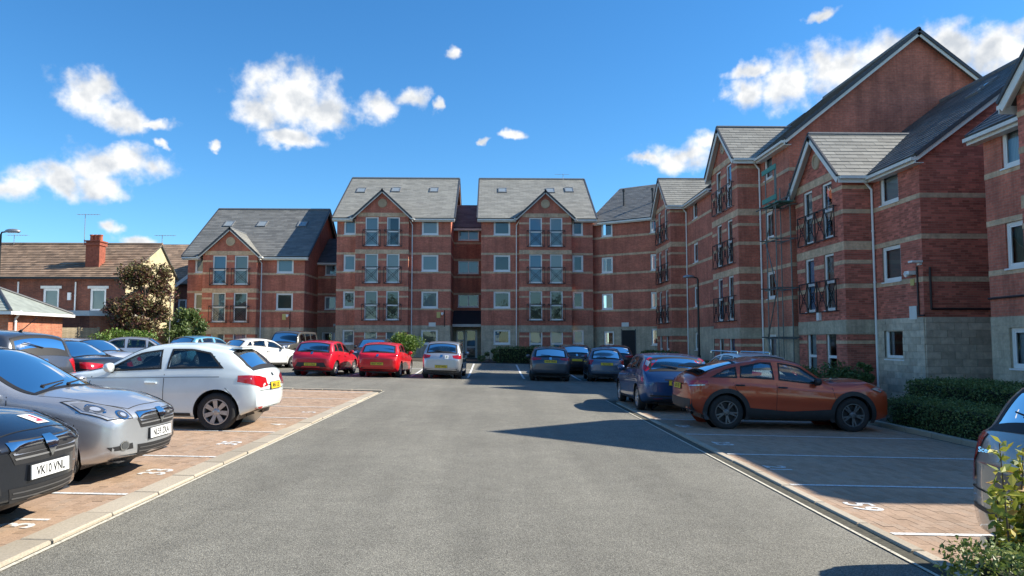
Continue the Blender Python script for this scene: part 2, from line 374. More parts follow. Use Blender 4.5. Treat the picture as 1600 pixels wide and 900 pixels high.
def paving(name, x0, x1, y0, y1, near):
    base = MB(); sheet(base, x0, x1, y0, y1, .004); root = struct(base.build(name, 'joint_sand'))
    nx = int((x1-x0)/.1); ny = int((y1-y0)/.2)
    cells = []
    for i in range(nx):
        off = .1*(i % 2)
        for j in range(ny):
            cx = x0+.05+i*.1; cy = y0+.1+j*.2+off
            if cy+.1 > y1: continue
            cells.append((cx, cy))
    cells.sort(key=lambda c: (c[0]-near[0])**2+(c[1]-near[1])**2)
    m = MB(); m.box(-.048, .048, -.098, .098, -.01, .006); me = m.mesh('paver', 'paver')
    for cx, cy in cells[:300]:
        o = link('paver', me, root); o.matrix_local = Matrix.Translation((cx, cy, gz(cx, cy)+.004+rng.normal(0, .0008))) @ TILT @ Matrix.Rotation(rng.normal(0, .006), 4, 'Z')
    c = np.array(cells[300:]); n = len(c)
    hx, hy = .048, .098; ang = rng.normal(0, .006, n); dz = rng.normal(0, .0008, n)
    P = np.array([(-hx, -hy), (hx, -hy), (hx, hy), (-hx, hy)])
    V = np.zeros((n, 8, 3))
    for k in range(8):
        px, py = P[k % 4]; V[:, k, 0] = c[:, 0]+px*np.cos(ang)-py*np.sin(ang); V[:, k, 1] = c[:, 1]+px*np.sin(ang)+py*np.cos(ang)
        V[:, k, 2] = -CS*V[:, k, 0]+(.010 if k >= 4 else .0)+dz
    q = np.array([(4, 5, 6, 7), (0, 1, 5, 4), (1, 2, 6, 5), (2, 3, 7, 6), (3, 0, 4, 7)])
    F = (np.arange(n)[:, None, None]*8+q[None]).reshape(-1, 4)
    link('paver_field', np_mesh('paver_field', V.reshape(-1, 3), F, 'paver'), root, 'stuff')
    return root
pave_l = paving('brick_paving', -8.7, KERB_X0-.27, 3.2, 23.2, (-3.7, 7))
pave_r = paving('brick_paving', KERB_X1+.30, 8.45, 4.3, 21.6, (4.2, 7.6))
def kerb(name, x0, x1, y0, y1, h, mat, parent, step=.915, gap=.012):
    n = int((y1-y0)/step); m = MB()
    hw = (x1-x0)/2; m.box(-hw, hw, -step/2+gap, step/2-gap, -.05, h-.012); m2 = MB()
    m.add([(-hw, -step/2+gap, h-.012), (hw, -step/2+gap, h-.012), (hw, step/2-gap, h-.012), (-hw, step/2-gap, h-.012), (-hw+.012, -step/2+gap+.008, h), (hw-.012, -step/2+gap+.008, h), (hw-.012, step/2-gap-.008, h), (-hw+.012, step/2-gap-.008, h)],
          [(4, 5, 6, 7), (0, 1, 5, 4), (1, 2, 6, 5), (2, 3, 7, 6), (3, 0, 4, 7)])
    me = m.mesh('kerb_stone', mat)
    for i in range(n):
        x = (x0+x1)/2; y = y0+step*(i+.5)
        o = link('kerb_stone', me, parent); o.matrix_local = Matrix.Translation((x+rng.normal(0, .004), y, gz(x, y)+rng.normal(0, .003))) @ TILT @ Matrix.Rotation(rng.normal(0, .004), 4, 'Z')
def strip(name, mat, x0, x1, y0, y1, dz): b = MB(); sheet(b, x0, x1, y0, y1, dz); return struct(b.build(name, mat))
kl = strip('kerb_left', 'moss_joint', KERB_X0-.275, KERB_X0+.01, 3.2, 23.2, .006)
kerb('kerb', KERB_X0-.265, KERB_X0, 3.2, 23.2, .035, 'kerb_concrete', kl)
b = MB(); sheet(b, KERB_X0+.012, KERB_X0+.05, 3.2, 23.3, .008); b.build('edge_line', 'edge_paint', kl)
# end return of the left kerb
ke = MB(); sheet(ke, -8.7, KERB_X0, 23.2, 23.46, .006); kl2 = struct(ke.build('kerb_end', 'moss_joint'))
mk = MB(); mk.box(-.445, .445, -.12, .12, -.05, .03); mke = mk.mesh('kerb_stone', 'kerb_concrete')
for i in range(6):
    x = KERB_X0-.5-.915*i; o = link('kerb_stone', mke, kl2); o.matrix_local = Matrix.Translation((x, 23.33, gz(x, 23))) @ TILT
kr = strip('kerb_right', 'moss_joint', KERB_X1+.03, KERB_X1+.30, 4.3, 21.6, .006)
b = MB(); sheet(b, KERB_X1, KERB_X1+.035, 4.3, 21.6, .010); b.build('edge_line', 'edge_paint', kr)
kerb('kerb', KERB_X1+.175, KERB_X1+.295, 4.3, 21.6, .028, 'kerb_concrete', kr)
kb = strip('kerb_back', 'moss_joint', 8.45, 8.60, 5.0, 21.6, .006)
kerb('kerb', 8.46, 8.585, 5.0, 21.6, .11, 'kerb_concrete', kb)
bed = MB(); sheet(bed, 8.6, 14.2, 2.0, 60, .03, 24); struct(bed.build('planting_bed', 'soil'))
bed = MB(); sheet(bed, -12.5, 8.2, 45.2, 53.5, .03, 6); struct(bed.build('planting_bed', 'soil'))
def bay_line(parent, x0, x1, y0, y1, dz=.016):
    b = MB(); sheet(b, x0, x1, y0, y1, dz); b.build('bay_line', 'line_paint', parent)
for y in (5.3, 7.73, 10.15, 12.83, 15.1, 17.5, 19.9, 22.3): bay_line(pave_l, -8.4, KERB_X0-.30, y-.035, y+.035)
for y in (4.35, 6.72, 9.0, 11.42, 13.85, 16.5, 19): bay_line(pave_r, KERB_X1+.33, 8.2, y-.04, y+.04)
def bay_no(s, x, y, parent, left, size=.42):
    me = text_mesh(s, size, 'line_paint', .0008, 1.0)
    o = link('bay_number', me, parent)
    R = Matrix.Rotation(rad(90 if left else -90), 4, 'Z')
    o.matrix_local = Matrix.Translation((x, y, gz(x, y)+.0145)) @ TILT @ R
for s, x, y in (('31', -4.0, 6.55), ('33', -3.98, 9.0), ('35', -3.98, 11.45), ('4', -3.98, 13.95), ('5', -3.98, 16.3)): bay_no(s, x, y, pave_l, True)
for s, x, y in (('59', 3.92, 7.85), ('21', 3.92, 10.2), ('23', 3.92, 12.62), ('24', 3.92, 15.2)): bay_no(s, x, y, pave_r, False)
# bays on the tarmac in front of the building
tl = MB(); sheet(tl, -14, 9, 38.4, 38.55, .012); tlo = struct(tl.build('parking_marking', 'line_paint'))
for k in range(-5, 4):
    x = -1.25+2.5*k+.1
    b = MB()
    for y0, y1 in ((32.6, 38.4), (38.55, 43.8)): sheet(b, x, x+.1, y0, y1, .012, 4)
    b.build('bay_line', 'line_paint', tlo)

# ------------------------------------------------------------------ building kit
def frameM(p0, p1):
    p0 = Vector((p0[0], p0[1], 0)); p1 = Vector((p1[0], p1[1], 0)); d = (p1-p0).normalized(); i = Vector((-d.y, d.x, 0))
    return Matrix(((d.x, i.x, 0, p0.x), (d.y, i.y, 0, p0.y), (0, 0, 1, 0), (0, 0, 0, 1))), (p1-p0).length
def wall(parent, p0, p1, z0, z1, holes, mat, name='wall', w=0.0, reveal=.1):
    M, L = frameM(p0, p1); b = MB(); b.uv = []
    us = sorted({0, L}|{u for h in holes for u in h[:2] if 0 < u < L}); zs = sorted({z0, z1}|{z for h in holes for z in h[2:4] if z0 < z < z1})
    off = p0[0]*1.3+p0[1]*.7
    def q(pts, uvs): b.add([M @ Vector(p) for p in pts], [(0, 1, 2, 3)]); b.uv.append(uvs)
    for u0, u1 in zip(us, us[1:]):
        for a, c in zip(zs, zs[1:]):
            um = (u0+u1)/2; zm = (a+c)/2
            if any(h[0] < um < h[1] and h[2] < zm < h[3] for h in holes): continue
            q([(u0, w, a), (u1, w, a), (u1, w, c), (u0, w, c)], [(u0+off, a), (u1+off, a), (u1+off, c), (u0+off, c)])
    for h in holes:
        u0, u1 = max(0, h[0]), min(L, h[1]); a, c = max(z0, h[2]), min(z1, h[3])
        if c <= a or u1 <= u0: continue
        r = w+reveal
        q([(u0, w, a), (u0, w, c), (u0, r, c), (u0, r, a)], [(0, a), (0, c), (r, c), (r, a)])
        q([(u1, w, a), (u1, r, a), (u1, r, c), (u1, w, c)], [(0, a), (r, a), (r, c), (0, c)])
        if h[3] <= z1: q([(u0, w, c), (u1, w, c), (u1, r, c), (u0, r, c)], [(u0, 0), (u1, 0), (u1, r), (u0, r)])
        if h[2] >= z0: q([(u0, w, a), (u0, r, a), (u1, r, a), (u1, w, a)], [(u0, 0), (u0, r), (u1, r), (u1, 0)])
    return b.build(name, mat, parent)
BLIND = ['dark', 'dark', 'curtain_white', 'curtain_pale', 'curtain_grey', 'curtain_blue', 'curtain_cream', 'curtain_green', 'curtain_pale']
wrng = random.Random(11)
def window(parent, M, u0, u1, z0, z1, kind='win', blind=None, depth=.05, tilt=0):
    """frame (casement / french / top transom) with pane and what hangs behind it"""
    b = MB(); f = .082; d0, d1 = depth, depth+.06
    def bar(a, c, e, g, i0=d0, i1=d1): b.box(a, c, i0, i1, e, g, M)
    bar(u0, u0+f, z0, z1); bar(u1-f, u1, z0, z1); bar(u0+f, u1-f, z0, z0+f); bar(u0+f, u1-f, z1-f, z1)
    w = u1-u0
    if kind == 'french':
        zm = z0+(z1-z0)*.50; bar(u0+f, u1-f, zm-.05, zm+.05)
    elif kind == 'pair': bar((u0+u1)/2-.04, (u0+u1)/2+.04, z0+f, z1-f)
    elif kind == 'door':
        zm = z0+.9; bar(u0+f, u1-f, zm-.05, zm+.05); bar(u0+f, u0+.16, z0+f, z1-f, d0+.005, d1-.005); bar(u1-.16, u1-f, z0+f, z1-f, d0+.005, d1-.005)
    if kind == 'win':   # opening casement inside the fixed frame
        g = f+.045
        for a, c, e, h in ((u0+f, u0+g, z0+f, z1-f), (u1-g, u1-f, z0+f, z1-f), (u0+g, u1-g, z0+f, z0+g), (u0+g, u1-g, z1-g, z1-f)): bar(a, c, e, h, d0+.012, d1-.012)
    b.box(u0-.03, u1+.03, -.05, depth, z0-.045, z0-.002, M)     # sill
    o = b.build('french_window' if kind == 'french' else 'door' if kind == 'door' else 'window', 'upvc', parent)
    p = MB(); p.poly([M @ Vector(q) for q in ((u0+.05, d0+.035, z0+.05), (u1-.05, d0+.035, z0+.05), (u1-.05, d0+.035, z1-.05), (u0+.05, d0+.035, z1-.05))])
    p.build('pane', 'pane_glass', o)
    blind = blind or wrng.choice(BLIND)
    c = MB()
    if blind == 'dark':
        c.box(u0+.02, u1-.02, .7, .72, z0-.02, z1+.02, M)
        c.build('room_shade', 'interior_shade', o)  # dark panel paints the shade of the unlit interior
        if wrng.random() < .6:
            c = MB(); s = wrng.choice((.2, .3)); c.box(u0+.04, u0+.04+w*s, d1+.06, d1+.075, z0+.03, z1-.03, M)
            c.build('curtain', wrng.choice(BLIND[2:]), o)
    else:
        c.box(u0+.02, u1-.02, d1+.07, d1+.085, z0+.02, z1-.02, M); c.build('curtain', blind, o)
    return o
def bands(parent, M, L, zlist, holes, mat='buff_brick', w=-.014, ends=(0, 0)):
    for a, c in zlist:
        hs = [(h[0]-.001, h[1]+.001) for h in holes if h[2] < (a+c)/2 < h[3]]
        for s0, s1 in subtract(-ends[0], L+ends[1], hs):
            b = MB(); b.box(s0, s1, w, .04, a, c, M)
            o = b.build('band_course', mat, parent); me = o.data; l = me.uv_layers.new(name='UVMap')
            for lp in me.loops:
                co = me.vertices[lp.vertex_index].co; l.data[lp.index].uv = (co.x+co.y, co.z)
def pieces(parent, M, L, z0, z1, holes, bw, bh, joint, mat, name, proud=.006, top=None, single=0, stuffname=None, jit=.0015):
    """courses of separate bricks or blocks laid over the mortar wall; top = optional convex outline (u,z)"""
    out = []; r = 0; z = z0
    while z < z1-.02:
        zt = min(z+bh, z1); u = -bw/2*(r % 2)
        hs = [(h[0], h[1]) for h in holes if h[2] < (z+zt)/2 < h[3]]
        while u < L:
            for a, c in subtract(max(0, u), min(L, u+bw-joint), hs):
                if c-a > .03: out.append((a, c, z, zt-joint))
            u += bw
        z += bh; r += 1
    B = MB(); n = 0
    for a, c, e, g in out:
        pts = [(a, e), (c, e), (c, g), (a, g)]
        if top is not None:
            pts = clip(pts, top)
            if len(pts) < 3: continue
        pr = -proud-random.uniform(0, jit)
        k = len(pts)
        vs = [M @ Vector((p[0], pr, p[1])) for p in pts]+[M @ Vector((p[0], .01, p[1])) for p in pts]
        fs = [tuple(range(k))]+[(i, k+i, k+(i+1) % k, (i+1) % k) for i in range(k)]
        if n < single: q = MB(); q.add(vs, fs); q.build(name, mat, parent)
        else: B.add(vs, fs)
        n += 1
    if B.f: o = B.build(stuffname or name+'_courses', mat, parent); o['kind'] = 'stuff'
def slates(parent, O, U, V, poly, sw, sh, mat='slate', single=0, name='slate', lift=.016, thick=.012):
    """tiles on a roof plane: O origin, U along the eave, V up the slope, poly the outline in (u,v)"""
    O = Vector(O); U = Vector(U).normalized(); V = Vector(V).normalized(); N = U.cross(V).normalized()
    poly = ccw(poly); u0 = min(p[0] for p in poly); u1 = max(p[0] for p in poly); v0 = min(p[1] for p in poly); v1 = max(p[1] for p in poly)
    B = MB(); n = 0; r = 0; v = v0
    while v < v1:
        u = u0-sw*.5*(r % 2)
        while u < u1:
            pts = clip([(u+.004, v), (u+sw-.004, v), (u+sw-.004, v+sh*1.02), (u+.004, v+sh*1.02)], poly)
            if len(pts) >= 3:
                e = random.uniform(0, .005); k = len(pts)
                def P(p, extra=0): h = .006+e+lift*(1-(p[1]-v)/(sh*1.02))+extra; return O+U*p[0]+V*p[1]+N*h
                vs = [P(p) for p in pts]+[P(p, -thick) for p in pts]
                fs = [tuple(range(k))]+[(i, k+i, k+(i+1) % k, (i+1) % k) for i in range(k)]
                if n < single: q = MB(); q.add(vs, fs); q.build(name, mat, parent)
                else: B.add(vs, fs)
                n += 1
            u += sw
        v += sh; r += 1
    if B.f: o = B.build(name+'_courses', mat, parent); o['kind'] = 'stuff'
def slab(parent, pts, th, mat, name):
    P = [Vector(p) for p in pts]; N = (P[1]-P[0]).cross(P[2]-P[0]).normalized()
    if N.z < 0: N = -N
    b = MB(); b.prism(P, -N*th); return b.build(name, mat, parent)
def rail(parent, a, c, w, h, mat, name, up=Vector((0, 0, 1)), out=(0, 0, 0)):
    """straight board from a to c: w thick along horizontal normal, h deep downwards"""
    a = Vector(a); c = Vector(c); d = (c-a).normalized(); s = d.cross(Vector((0, 0, 1))).normalized(); v = s.cross(d)
    b = MB(); P = [a-s*w/2, a+s*w/2, a+s*w/2-v*h, a-s*w/2-v*h]; b.prism(P, c-a); return b.build(name, mat, parent)
def guard(parent, M, u0, u1, z0, z1, fancy):
    b = MB(); w = -.12; r = .016
    P = lambda u, z: M @ Vector((u, w, z))
    for z in (z0, z1): b.box(u0, u1, w-.015, w+.015, z-.018, z+.018, M)
    for u in (u0, u1): b.box(u-.015, u+.015, w-.015, w+.015, z0, z1, M)
    for u in (u0+.02, u1-.02):
        for z in (z0, z1): b.box(u-.012, u+.012, w, .02, z-.012, z+.012, M)
    m = (u0+u1)/2; zc = (z0+z1)/2
    if fancy:   # crossing bowed bars with a ring between uprights
        for s in (-1, 1):
            for a, c in ((u0, m), (m, u1)):
                pts = []
                for i in range(9):
                    t = i/8; k = math.sin(t*math.pi); mid = (a+c)/2; hw = (c-a)/2
                    pts.append(P(mid+s*hw*(.86-1.5*k*.86) if False else mid+s*hw*.9*math.cos(t*math.pi), z0+(z1-z0)*t))
                b.path(pts, r, 6)
                pts = [P((a+c)/2+(c-a)*.17*math.cos(t), zc+(c-a)*.24*math.sin(t)) for t in np.linspace(0, 2*math.pi, 11)]
                b.path(pts, .012, 5)
        b.box(m-.013, m+.013, w-.012, w+.012, z0, z1, M)
    else:
        for s in (0, 1):
            a, c = (u0, u1) if s == 0 else (u1, u0)
            for bow in (-.08, .08):
                pts = [P(a+(c-a)*t, z0+(z1-z0)*(t+bow*math.sin(t*math.pi))) for t in np.linspace(0, 1, 7)]
                b.path(pts, .011, 5)
        for q in (.2, .8): b.box(u0+(u1-u0)*q-.008, u0+(u1-u0)*q+.008, w-.008, w+.008, z0, z1, M)
    b.build('balcony_guard', 'black_iron', parent)
def downpipe(parent, x, y, z0, z1, swan=None, mat='upvc', r=.04):
    b = MB(); b.tube((x, y, z0), (x, y, z1), r, n=10)
    if swan: b.path([(x, y, z1-.02), (x+swan[0], y+swan[1], z1+.3)], r, 10)
    for z in np.arange(z0+.6, z1, 1.8): b.tube((x, y, z-.03), (x, y, z+.03), r*1.3, n=10)
    b.build('downpipe', mat, parent)

PL = 2.6
def levels(n): return [3.85+2.65*i for i in range(n-1)]
def block(label, loc, rz, Wd, D, n, bay, frenchs, cols, slope, z0, sky=(), detail=0, fancy=False, roundel=True, bproj=.5, gables=(1, 1), blinds=None, sides_win=(), pipe_u=None, slate_n=0, verge=(.3, .3), roofmat='slate'):
    """cols: list of (u0,u1) window columns on the main front; bay=(b0,b1); frenchs=list of (u0,u1) on the bay"""
    root = thing('apartment_block', label, 'apartment block', (loc[0], loc[1], z0), rz)
    ze = 2.65*n-.2; S = levels(n); b0, b1 = bay; p = bproj
    segs = [((0, 0), (b0, 0), 0), ((b0, 0), (b0, -p), None), ((b0, -p), (b1, -p), b0), ((b1, -p), (b1, 0), None), ((b1, 0), (Wd, 0), b1), ((Wd, 0), (Wd, D), None), ((Wd, D), (0, D), None), ((0, D), (0, 0), None)]
    zb = -.6
    for si, (q0, q1, uo) in enumerate(segs):
        M, L = frameM(q0, q1); isbay = si in (1, 2, 3); bayfront = si == 2
        if L < .02: continue
        holes = []; wins = []
        if bayfront:
            for k, (u0, u1) in enumerate(frenchs):
                for i, s in enumerate(S): h = (u0-uo, u1-uo, s-.87, s+1.2); holes.append(h); wins.append((h, 'french'))
                h = (u0-uo, u1-uo, .25, 2.3); holes.append(h); wins.append((h, 'french'))
        elif uo is not None:
            for (u0, u1) in cols:
                if uo-.01 <= u0 and u1 <= uo+L+.01:
                    for s in S: h = (u0-uo, u1-uo, s, s+1.2); holes.append(h); wins.append((h, 'win'))
                    h = (u0-uo, u1-uo, 1.25, 2.3); holes.append(h); wins.append((h, 'win'))
        geo = detail and si in (1, 2, 3, 4, 5) and not (si == 5 and detail < 2 and False)
        wm = 'mortar' if geo else 'brick'
        wall(root, q0, q1, PL if not isbay else zb, ze, holes, wm)
        if not isbay:
            wall(root, q0, q1, zb, PL, holes, 'stone_joint' if geo else 'stone_tex', 'plinth', w=-.02, reveal=.12)
            if geo: pieces(root, M, L, zb+.1, PL, holes, .45, .225, .012, 'stone_piece', 'stone_block', proud=.034, single=300 if si in (4, 5) else 0, stuffname='plinth_blocks', jit=.016)
        bl = []
        if isbay:
            for s in S: bl += [(s+1.2, s+1.5), (s+.72, s+.85), (s-.15, s)]
            bl = [x for x in bl if x[0] < ze-.05]; bl = [(a, min(c, ze+.04)) for a, c in bl]
            bands(root, M, L, [(2.1, 2.6)], holes, 'stone_tex', w=-.03, ends=(.0, .0)); bands(root, M, L, [(1.75, 1.87)], holes)
        elif si != 6:
            for s in S: bl += [(s+1.2, s+1.35), (s-.15, s)]
            bl = [x for x in bl if x[1] < ze-.05]
        if si != 6: bands(root, M, L, bl, holes, ends=(.013 if si in (2,) else 0, .013 if si in (2, 5) else 0))
        if geo:
            hb = holes+[(-1, L+1, a, c) for a, c in bl]+([(-1, L+1, 2.1, 2.6), (-1, L+1, 1.75, 1.87)] if isbay else [])
            pieces(root, M, L, PL if not isbay else zb+.2, ze, hb, .225, .075, .010, 'brick_piece', 'brick', single=300 if si == (5 if detail == 2 else 4) else 0)
        for k, (h, kind) in enumerate(wins):
            bd = None
            if blinds: bd = blinds[(si, k)] if (si, k) in blinds else None
            window(root, M, h[0], h[1], h[2], h[3], kind, bd)
        if bayfront:
            if fancy:
                ua, ub = frenchs[0][0]-uo-.35, frenchs[-1][1]-uo+.35
                for s in S: guard(root, M, ua, (ua+ub)/2-.02, s-.92, s+.22, True); guard(root, M, (ua+ub)/2+.02, ub, s-.92, s+.22, True)
            else:
                for (u0, u1) in frenchs:
                    for s in S: guard(root, M, u0-uo-.17, u1-uo+.17, s-.92, s+.26, False)
        if bayfront:      # gable over the bay
            hw = (b1-b0)/2; bc = (b0+b1)/2; gs = .93; o = .28; apex = ze+gs*hw
            g = MB(); g.uv = [[(0, ze), (2*hw, ze), (hw, apex)]]
            g.add([(b0, -p, ze), (b1, -p, ze), (bc, -p, apex)], [(0, 1, 2)]); g.build('gable', wm, root)
            if geo: pieces(root, M, L, ze+.3, apex, [], .225, .075, .010, 'brick_piece', 'brick', top=ccw([(0, ze), (2*hw, ze), (hw, apex)]))
            bands(root, M, L, [(ze-.02, ze+.26)], [], ends=(-.15, -.15))
            if roundel:
                r = MB(); R = M @ Matrix.Translation((hw, -.02, ze+.95)) @ Matrix.Rotation(rad(90), 4, 'X')
                r.lathe([(0, .0), (.20, .0), (.20, .03), (.30, .03), (.33, .0), (.33, -.05)], 20, R); r.build('roundel', 'buff_piece', root)
            za = apex+gs*o*.3+.06; zl = ze-gs*o+.06+gs*o*.3; yf = -p-o
            yr = (za-ze)/slope; 
            for s in (-1, 1):
                A = (bc, yf, za); B = (bc+s*(hw+o), yf, za-gs*(hw+o)); 
                zlow = za-gs*(hw+o); yb = max(-.05, (zlow-ze)/slope+.0)
                Cc = (bc+s*(hw+o), yb, zlow); Dd = (bc, yr+.1, za)
                slab(root, [A, B, Cc, Dd], .05, 'slate_base', 'bay_roof')
                sl = math.hypot(hw+o, gs*(hw+o))
                if s > 0: slates(root, B, (0, 1, 0), Vector(A)-Vector(B), [(0, 0), (yb-yf, 0), (yr+.1-yf, sl), (0, sl)], .5, .25, single=slate_n)
                else: slates(root, Cc, (0, -1, 0), Vector(A)-Vector(B), [(0, 0), (yb-yf, 0), (yb-yf, sl), (yb-yr-.1, sl)], .5, .25)
                rail(root, Vector(A)+Vector((0, .02, -.05)), Vector(B)+Vector((0, .02, -.05)), .04, .22 if fancy else .12, 'white_paint', 'bargeboard')
                rail(root, Vector(A)+Vector((0, -.012, .045)), Vector(B)+Vector((0, -.012, .05)), .07, .085 if fancy else .125, 'ridge_dark', 'verge_edge')
                sf = MB(); sf.prism([Vector(A)+Vector((0, .05, -.09)), Vector(B)+Vector((0, .05, -.09)), Vector(B)+Vector((0, o, -.09)), Vector(A)+Vector((0, o, -.09))], (0, 0, -.02)); sf.build('soffit', 'white_paint', root)
                gx = bc+s*(hw+o+.02); gm = MB(); gm.box(min(gx, gx+s*.09), max(gx, gx+s*.09), yf+.05, -.25, zlow-.11, zlow-.01); gm.box(min(gx-s*.02, gx-s*.05), max(gx-s*.02, gx-s*.05), yf+.02, -.2, zlow-.24, zlow-.02); gm.build('gutter', 'white_paint', root)
            rg = MB(); rg.tube((bc, yf, za+.02), (bc, yr, za+.02), .07, n=8); rg.build('ridge', 'lead', root)
    # main roof
    o = .3; zr = ze+slope*(D/2); vl, vr = verge
    e0 = (-vl, -o, ze-slope*o); e1 = (Wd+vr, -o, ze-slope*o); r0 = (-vl, D/2, zr); r1 = (Wd+vr, D/2, zr)
    lift = Vector((0, 0, .12)); e0, e1, r0, r1 = [Vector(q)+lift for q in (e0, e1, r0, r1)]
    slab(root, [e0, e1, r1, r0], .09, 'slate_base', 'roof')
    bk0 = Vector((-vl, D+o, e0.z)); bk1 = Vector((Wd+vr, D+o, e0.z)); slab(root, [bk1, bk0, r0, r1], .09, 'slate_base', 'roof')
    sl = (r0-e0).length
    slates(root, e0, (1, 0, 0), r0-e0, [(0, 0), (Wd+vl+vr, 0), (Wd+vl+vr, sl), (0, sl)], .5, .27, roofmat)
    rg = MB(); rg.tube(r0+Vector((0, 0, .03)), r1+Vector((0, 0, .03)), .1, n=8); rg.build('ridge', 'lead', root)
    for k, x in ((0, 0), (1, Wd)):
        if not gables[k]: continue
        g = MB(); g.uv = [[(0, ze), (D, ze), (D/2, zr)]]; g.add([(x, 0, ze), (x, D, ze), (x, D/2, zr)], [(0, 1, 2)]); g.build('gable', 'brick', root)
        if detail and k == 1:
            M, L = frameM((Wd, 0), (Wd, D)); pieces(root, M, L, ze, zr, [], .225, .075, .010, 'brick_piece', 'brick', top=ccw([(0, ze), (D, ze), (D/2, zr)]))
        s = -1 if k == 0 else 1; xx = x+s*verge[k]-s*.03
        for a, c in (((xx, -o, e0.z), (xx, D/2, r0.z)), ((xx, D/2, r0.z), (xx, D+o, e0.z))):
            a = Vector(a); c = Vector(c)
            rail(root, a+Vector((0, 0, -.07)), c+Vector((0, 0, -.07)), .035, .15, 'white_paint', 'bargeboard')
            rail(root, a+Vector((s*.03, 0, .045)), c+Vector((s*.03, 0, .06)), .10, .125, 'ridge_dark', 'verge_edge')
    # eaves: fascia, soffit and gutter either side of the bay
    zf = e0.z-.06
    for a, c in ((-vl+.02, b0-.3), (b1+.3, Wd+vr-.02)):
        if c-a < .1: continue
        f = MB(); f.box(a, c, -o+.02, -o+.05, zf-.2, zf); f.box(a, c, -o+.05, 0, zf-.2, zf-.18); f.build('fascia', 'white_paint', root)
        g = MB(); g.box(a, c, -o-.1, -o+.02, zf-.12, zf-.02); g.build('gutter', 'white_paint', root)
    if pipe_u is not None:
        for pu, sw in pipe_u: downpipe(root, pu, -.07, -.3, zf-.4, (sw, -.2))
    for (u, v) in sky:
        q = MB(); cy = -o+(D/2+o)*v; P0 = Vector((u, cy, e0.z+slope*(cy+o)))
        Vv = (r0-e0).normalized(); Nn = Vector((0, -Vv.z, Vv.y)); MM = Matrix(((1, 0, 0, P0.x), (0, Vv.y, Nn.y, P0.y), (0, Vv.z, Nn.z, P0.z), (0, 0, 0, 1)))
        for a, c, e, h in ((-.35, -.28, -.5, .5), (.28, .35, -.5, .5), (-.28, .28, -.5, -.42), (-.28, .28, .42, .5)): q.box(a, c, e, h, .0, .09, MM)
        ob = q.build('skylight', 'lead', root); q = MB(); q.box(-.28, .28, -.42, .42, .02, .065, MM); q.build('pane', 'sky_pane', ob)
    return root
plain('sky_pane', (.25, .29, .31), .06, spec=.8)
def wallbox(root, M, u0, u1, z0, z1, dep, mat, name):
    b = MB(); b.box(u0, u1, -dep, 0, z0, z1, M); return b.build(name, mat, root)

# left block
BL = block('three storey red brick block with charcoal shaded roof end beside the terraced house', (-21.8, 53), 0, 8.3, 13, 3, (1.25, 5.05), [(1.95, 2.9), (3.47, 4.43)], [(.5, 1.2), (6.3, 7.5)], .67, 0, sky=((1.35, .66), (3.9, .66), (7.0, .66)), pipe_u=[(5.25, -.2)],
    blinds={(2, 0): 'curtain_pale', (2, 1): 'curtain_blue', (2, 2): 'curtain_white', (2, 3): 'curtain_grey', (2, 4): 'curtain_cream', (2, 5): 'curtain_blue'}, verge=(.35, .3), roofmat='slate_mid')
B1 = block('four storey red brick block with gabled bay beside the entrance canopy, window of two panes at its far side', (-11.24, 53), 0, 8.2, 14, 4, (1.43, 5.2), [(2.12, 3.05), (3.65, 4.57)], [(.5, 1.38), (6.1, 7.3)], .61, .15, sky=((.9, .66), (3.6, .68), (6.6, .68)), pipe_u=[(5.42, -.2)],
    blinds={(0, 0): 'curtain_grey', (0, 1): 'curtain_pale', (0, 2): 'curtain_pale', (2, 2): 'curtain_pale', (2, 1): 'curtain_white', (2, 0): 'curtain_grey', (4, 0): 'curtain_pale', (4, 1): 'curtain_pale', (4, 2): 'curtain_white', (4, 3): 'curtain_grey'})
B1['label'] = 'four storey gabled brick block between the three storey block and the entrance canopy'
B2 = block('four storey gabled brick block between the entrance canopy and the angled brick wing', (-.84, 53), 0, 8.1, 14, 4, (2.75, 6.5), [(3.45, 4.38), (4.95, 5.85)], [(.9, 2.1), (6.62, 7.4)], .61, .15, sky=((1.6, .68), (5.4, .68), (6.9, .7)), pipe_u=[(2.55, .2)],
    blinds={(0, 0): 'dark', (0, 1): 'dark', (0, 2): 'curtain_green', (2, 0): 'curtain_green', (2, 1): 'curtain_blue', (2, 2): 'curtain_blue', (2, 4): 'curtain_green', (2, 5): 'curtain_white', (2, 6): 'curtain_pale', (2, 7): 'curtain_blue'})
# right wing, fronts facing the car park
W1 = block('three storey brick block with stone base behind the clipped hedges and silver people carrier', (13.5, 19.6), rad(-90), 10.0, 10.6, 3, (2.85, 6.95), [(3.6, 4.4), (5.4, 6.2)], [(.7, 1.9), (7.6, 8.8)], .74, -.3, fancy=True, bproj=1.1, detail=1, gables=(1, 1), roofmat='slate_shaded')
W2 = block('three storey brick block with gabled bay behind the copper crossover car', (13.4, 29.6), rad(-90), 7.1, 10.6, 3, (.2, 4.2), [(.95, 1.75), (2.6, 3.4)], [(4.75, 5.9)], .74, -.2, fancy=True, bproj=1.05, detail=2, gables=(0, 1), pipe_u=[(4.32, -.1)], slate_n=200, verge=(0, .3), sky=((4.6, .75),), roofmat='slate_shaded',
    blinds={(4, 0): 'curtain_grey', (4, 1): 'curtain_pale', (4, 2): 'dark'})
W3 = block('tall four storey brick block with broad plain gable above the scaffold tower', (12.2, 37.8), rad(-90), 8.2, 11.0, 4, (1.0, 4.9), [(1.7, 2.5), (3.3, 4.1)], [(5.45, 6.4)], .80, -.35, fancy=True, bproj=1.05, pipe_u=[(5.02, -.1)], roofmat='slate_shaded')
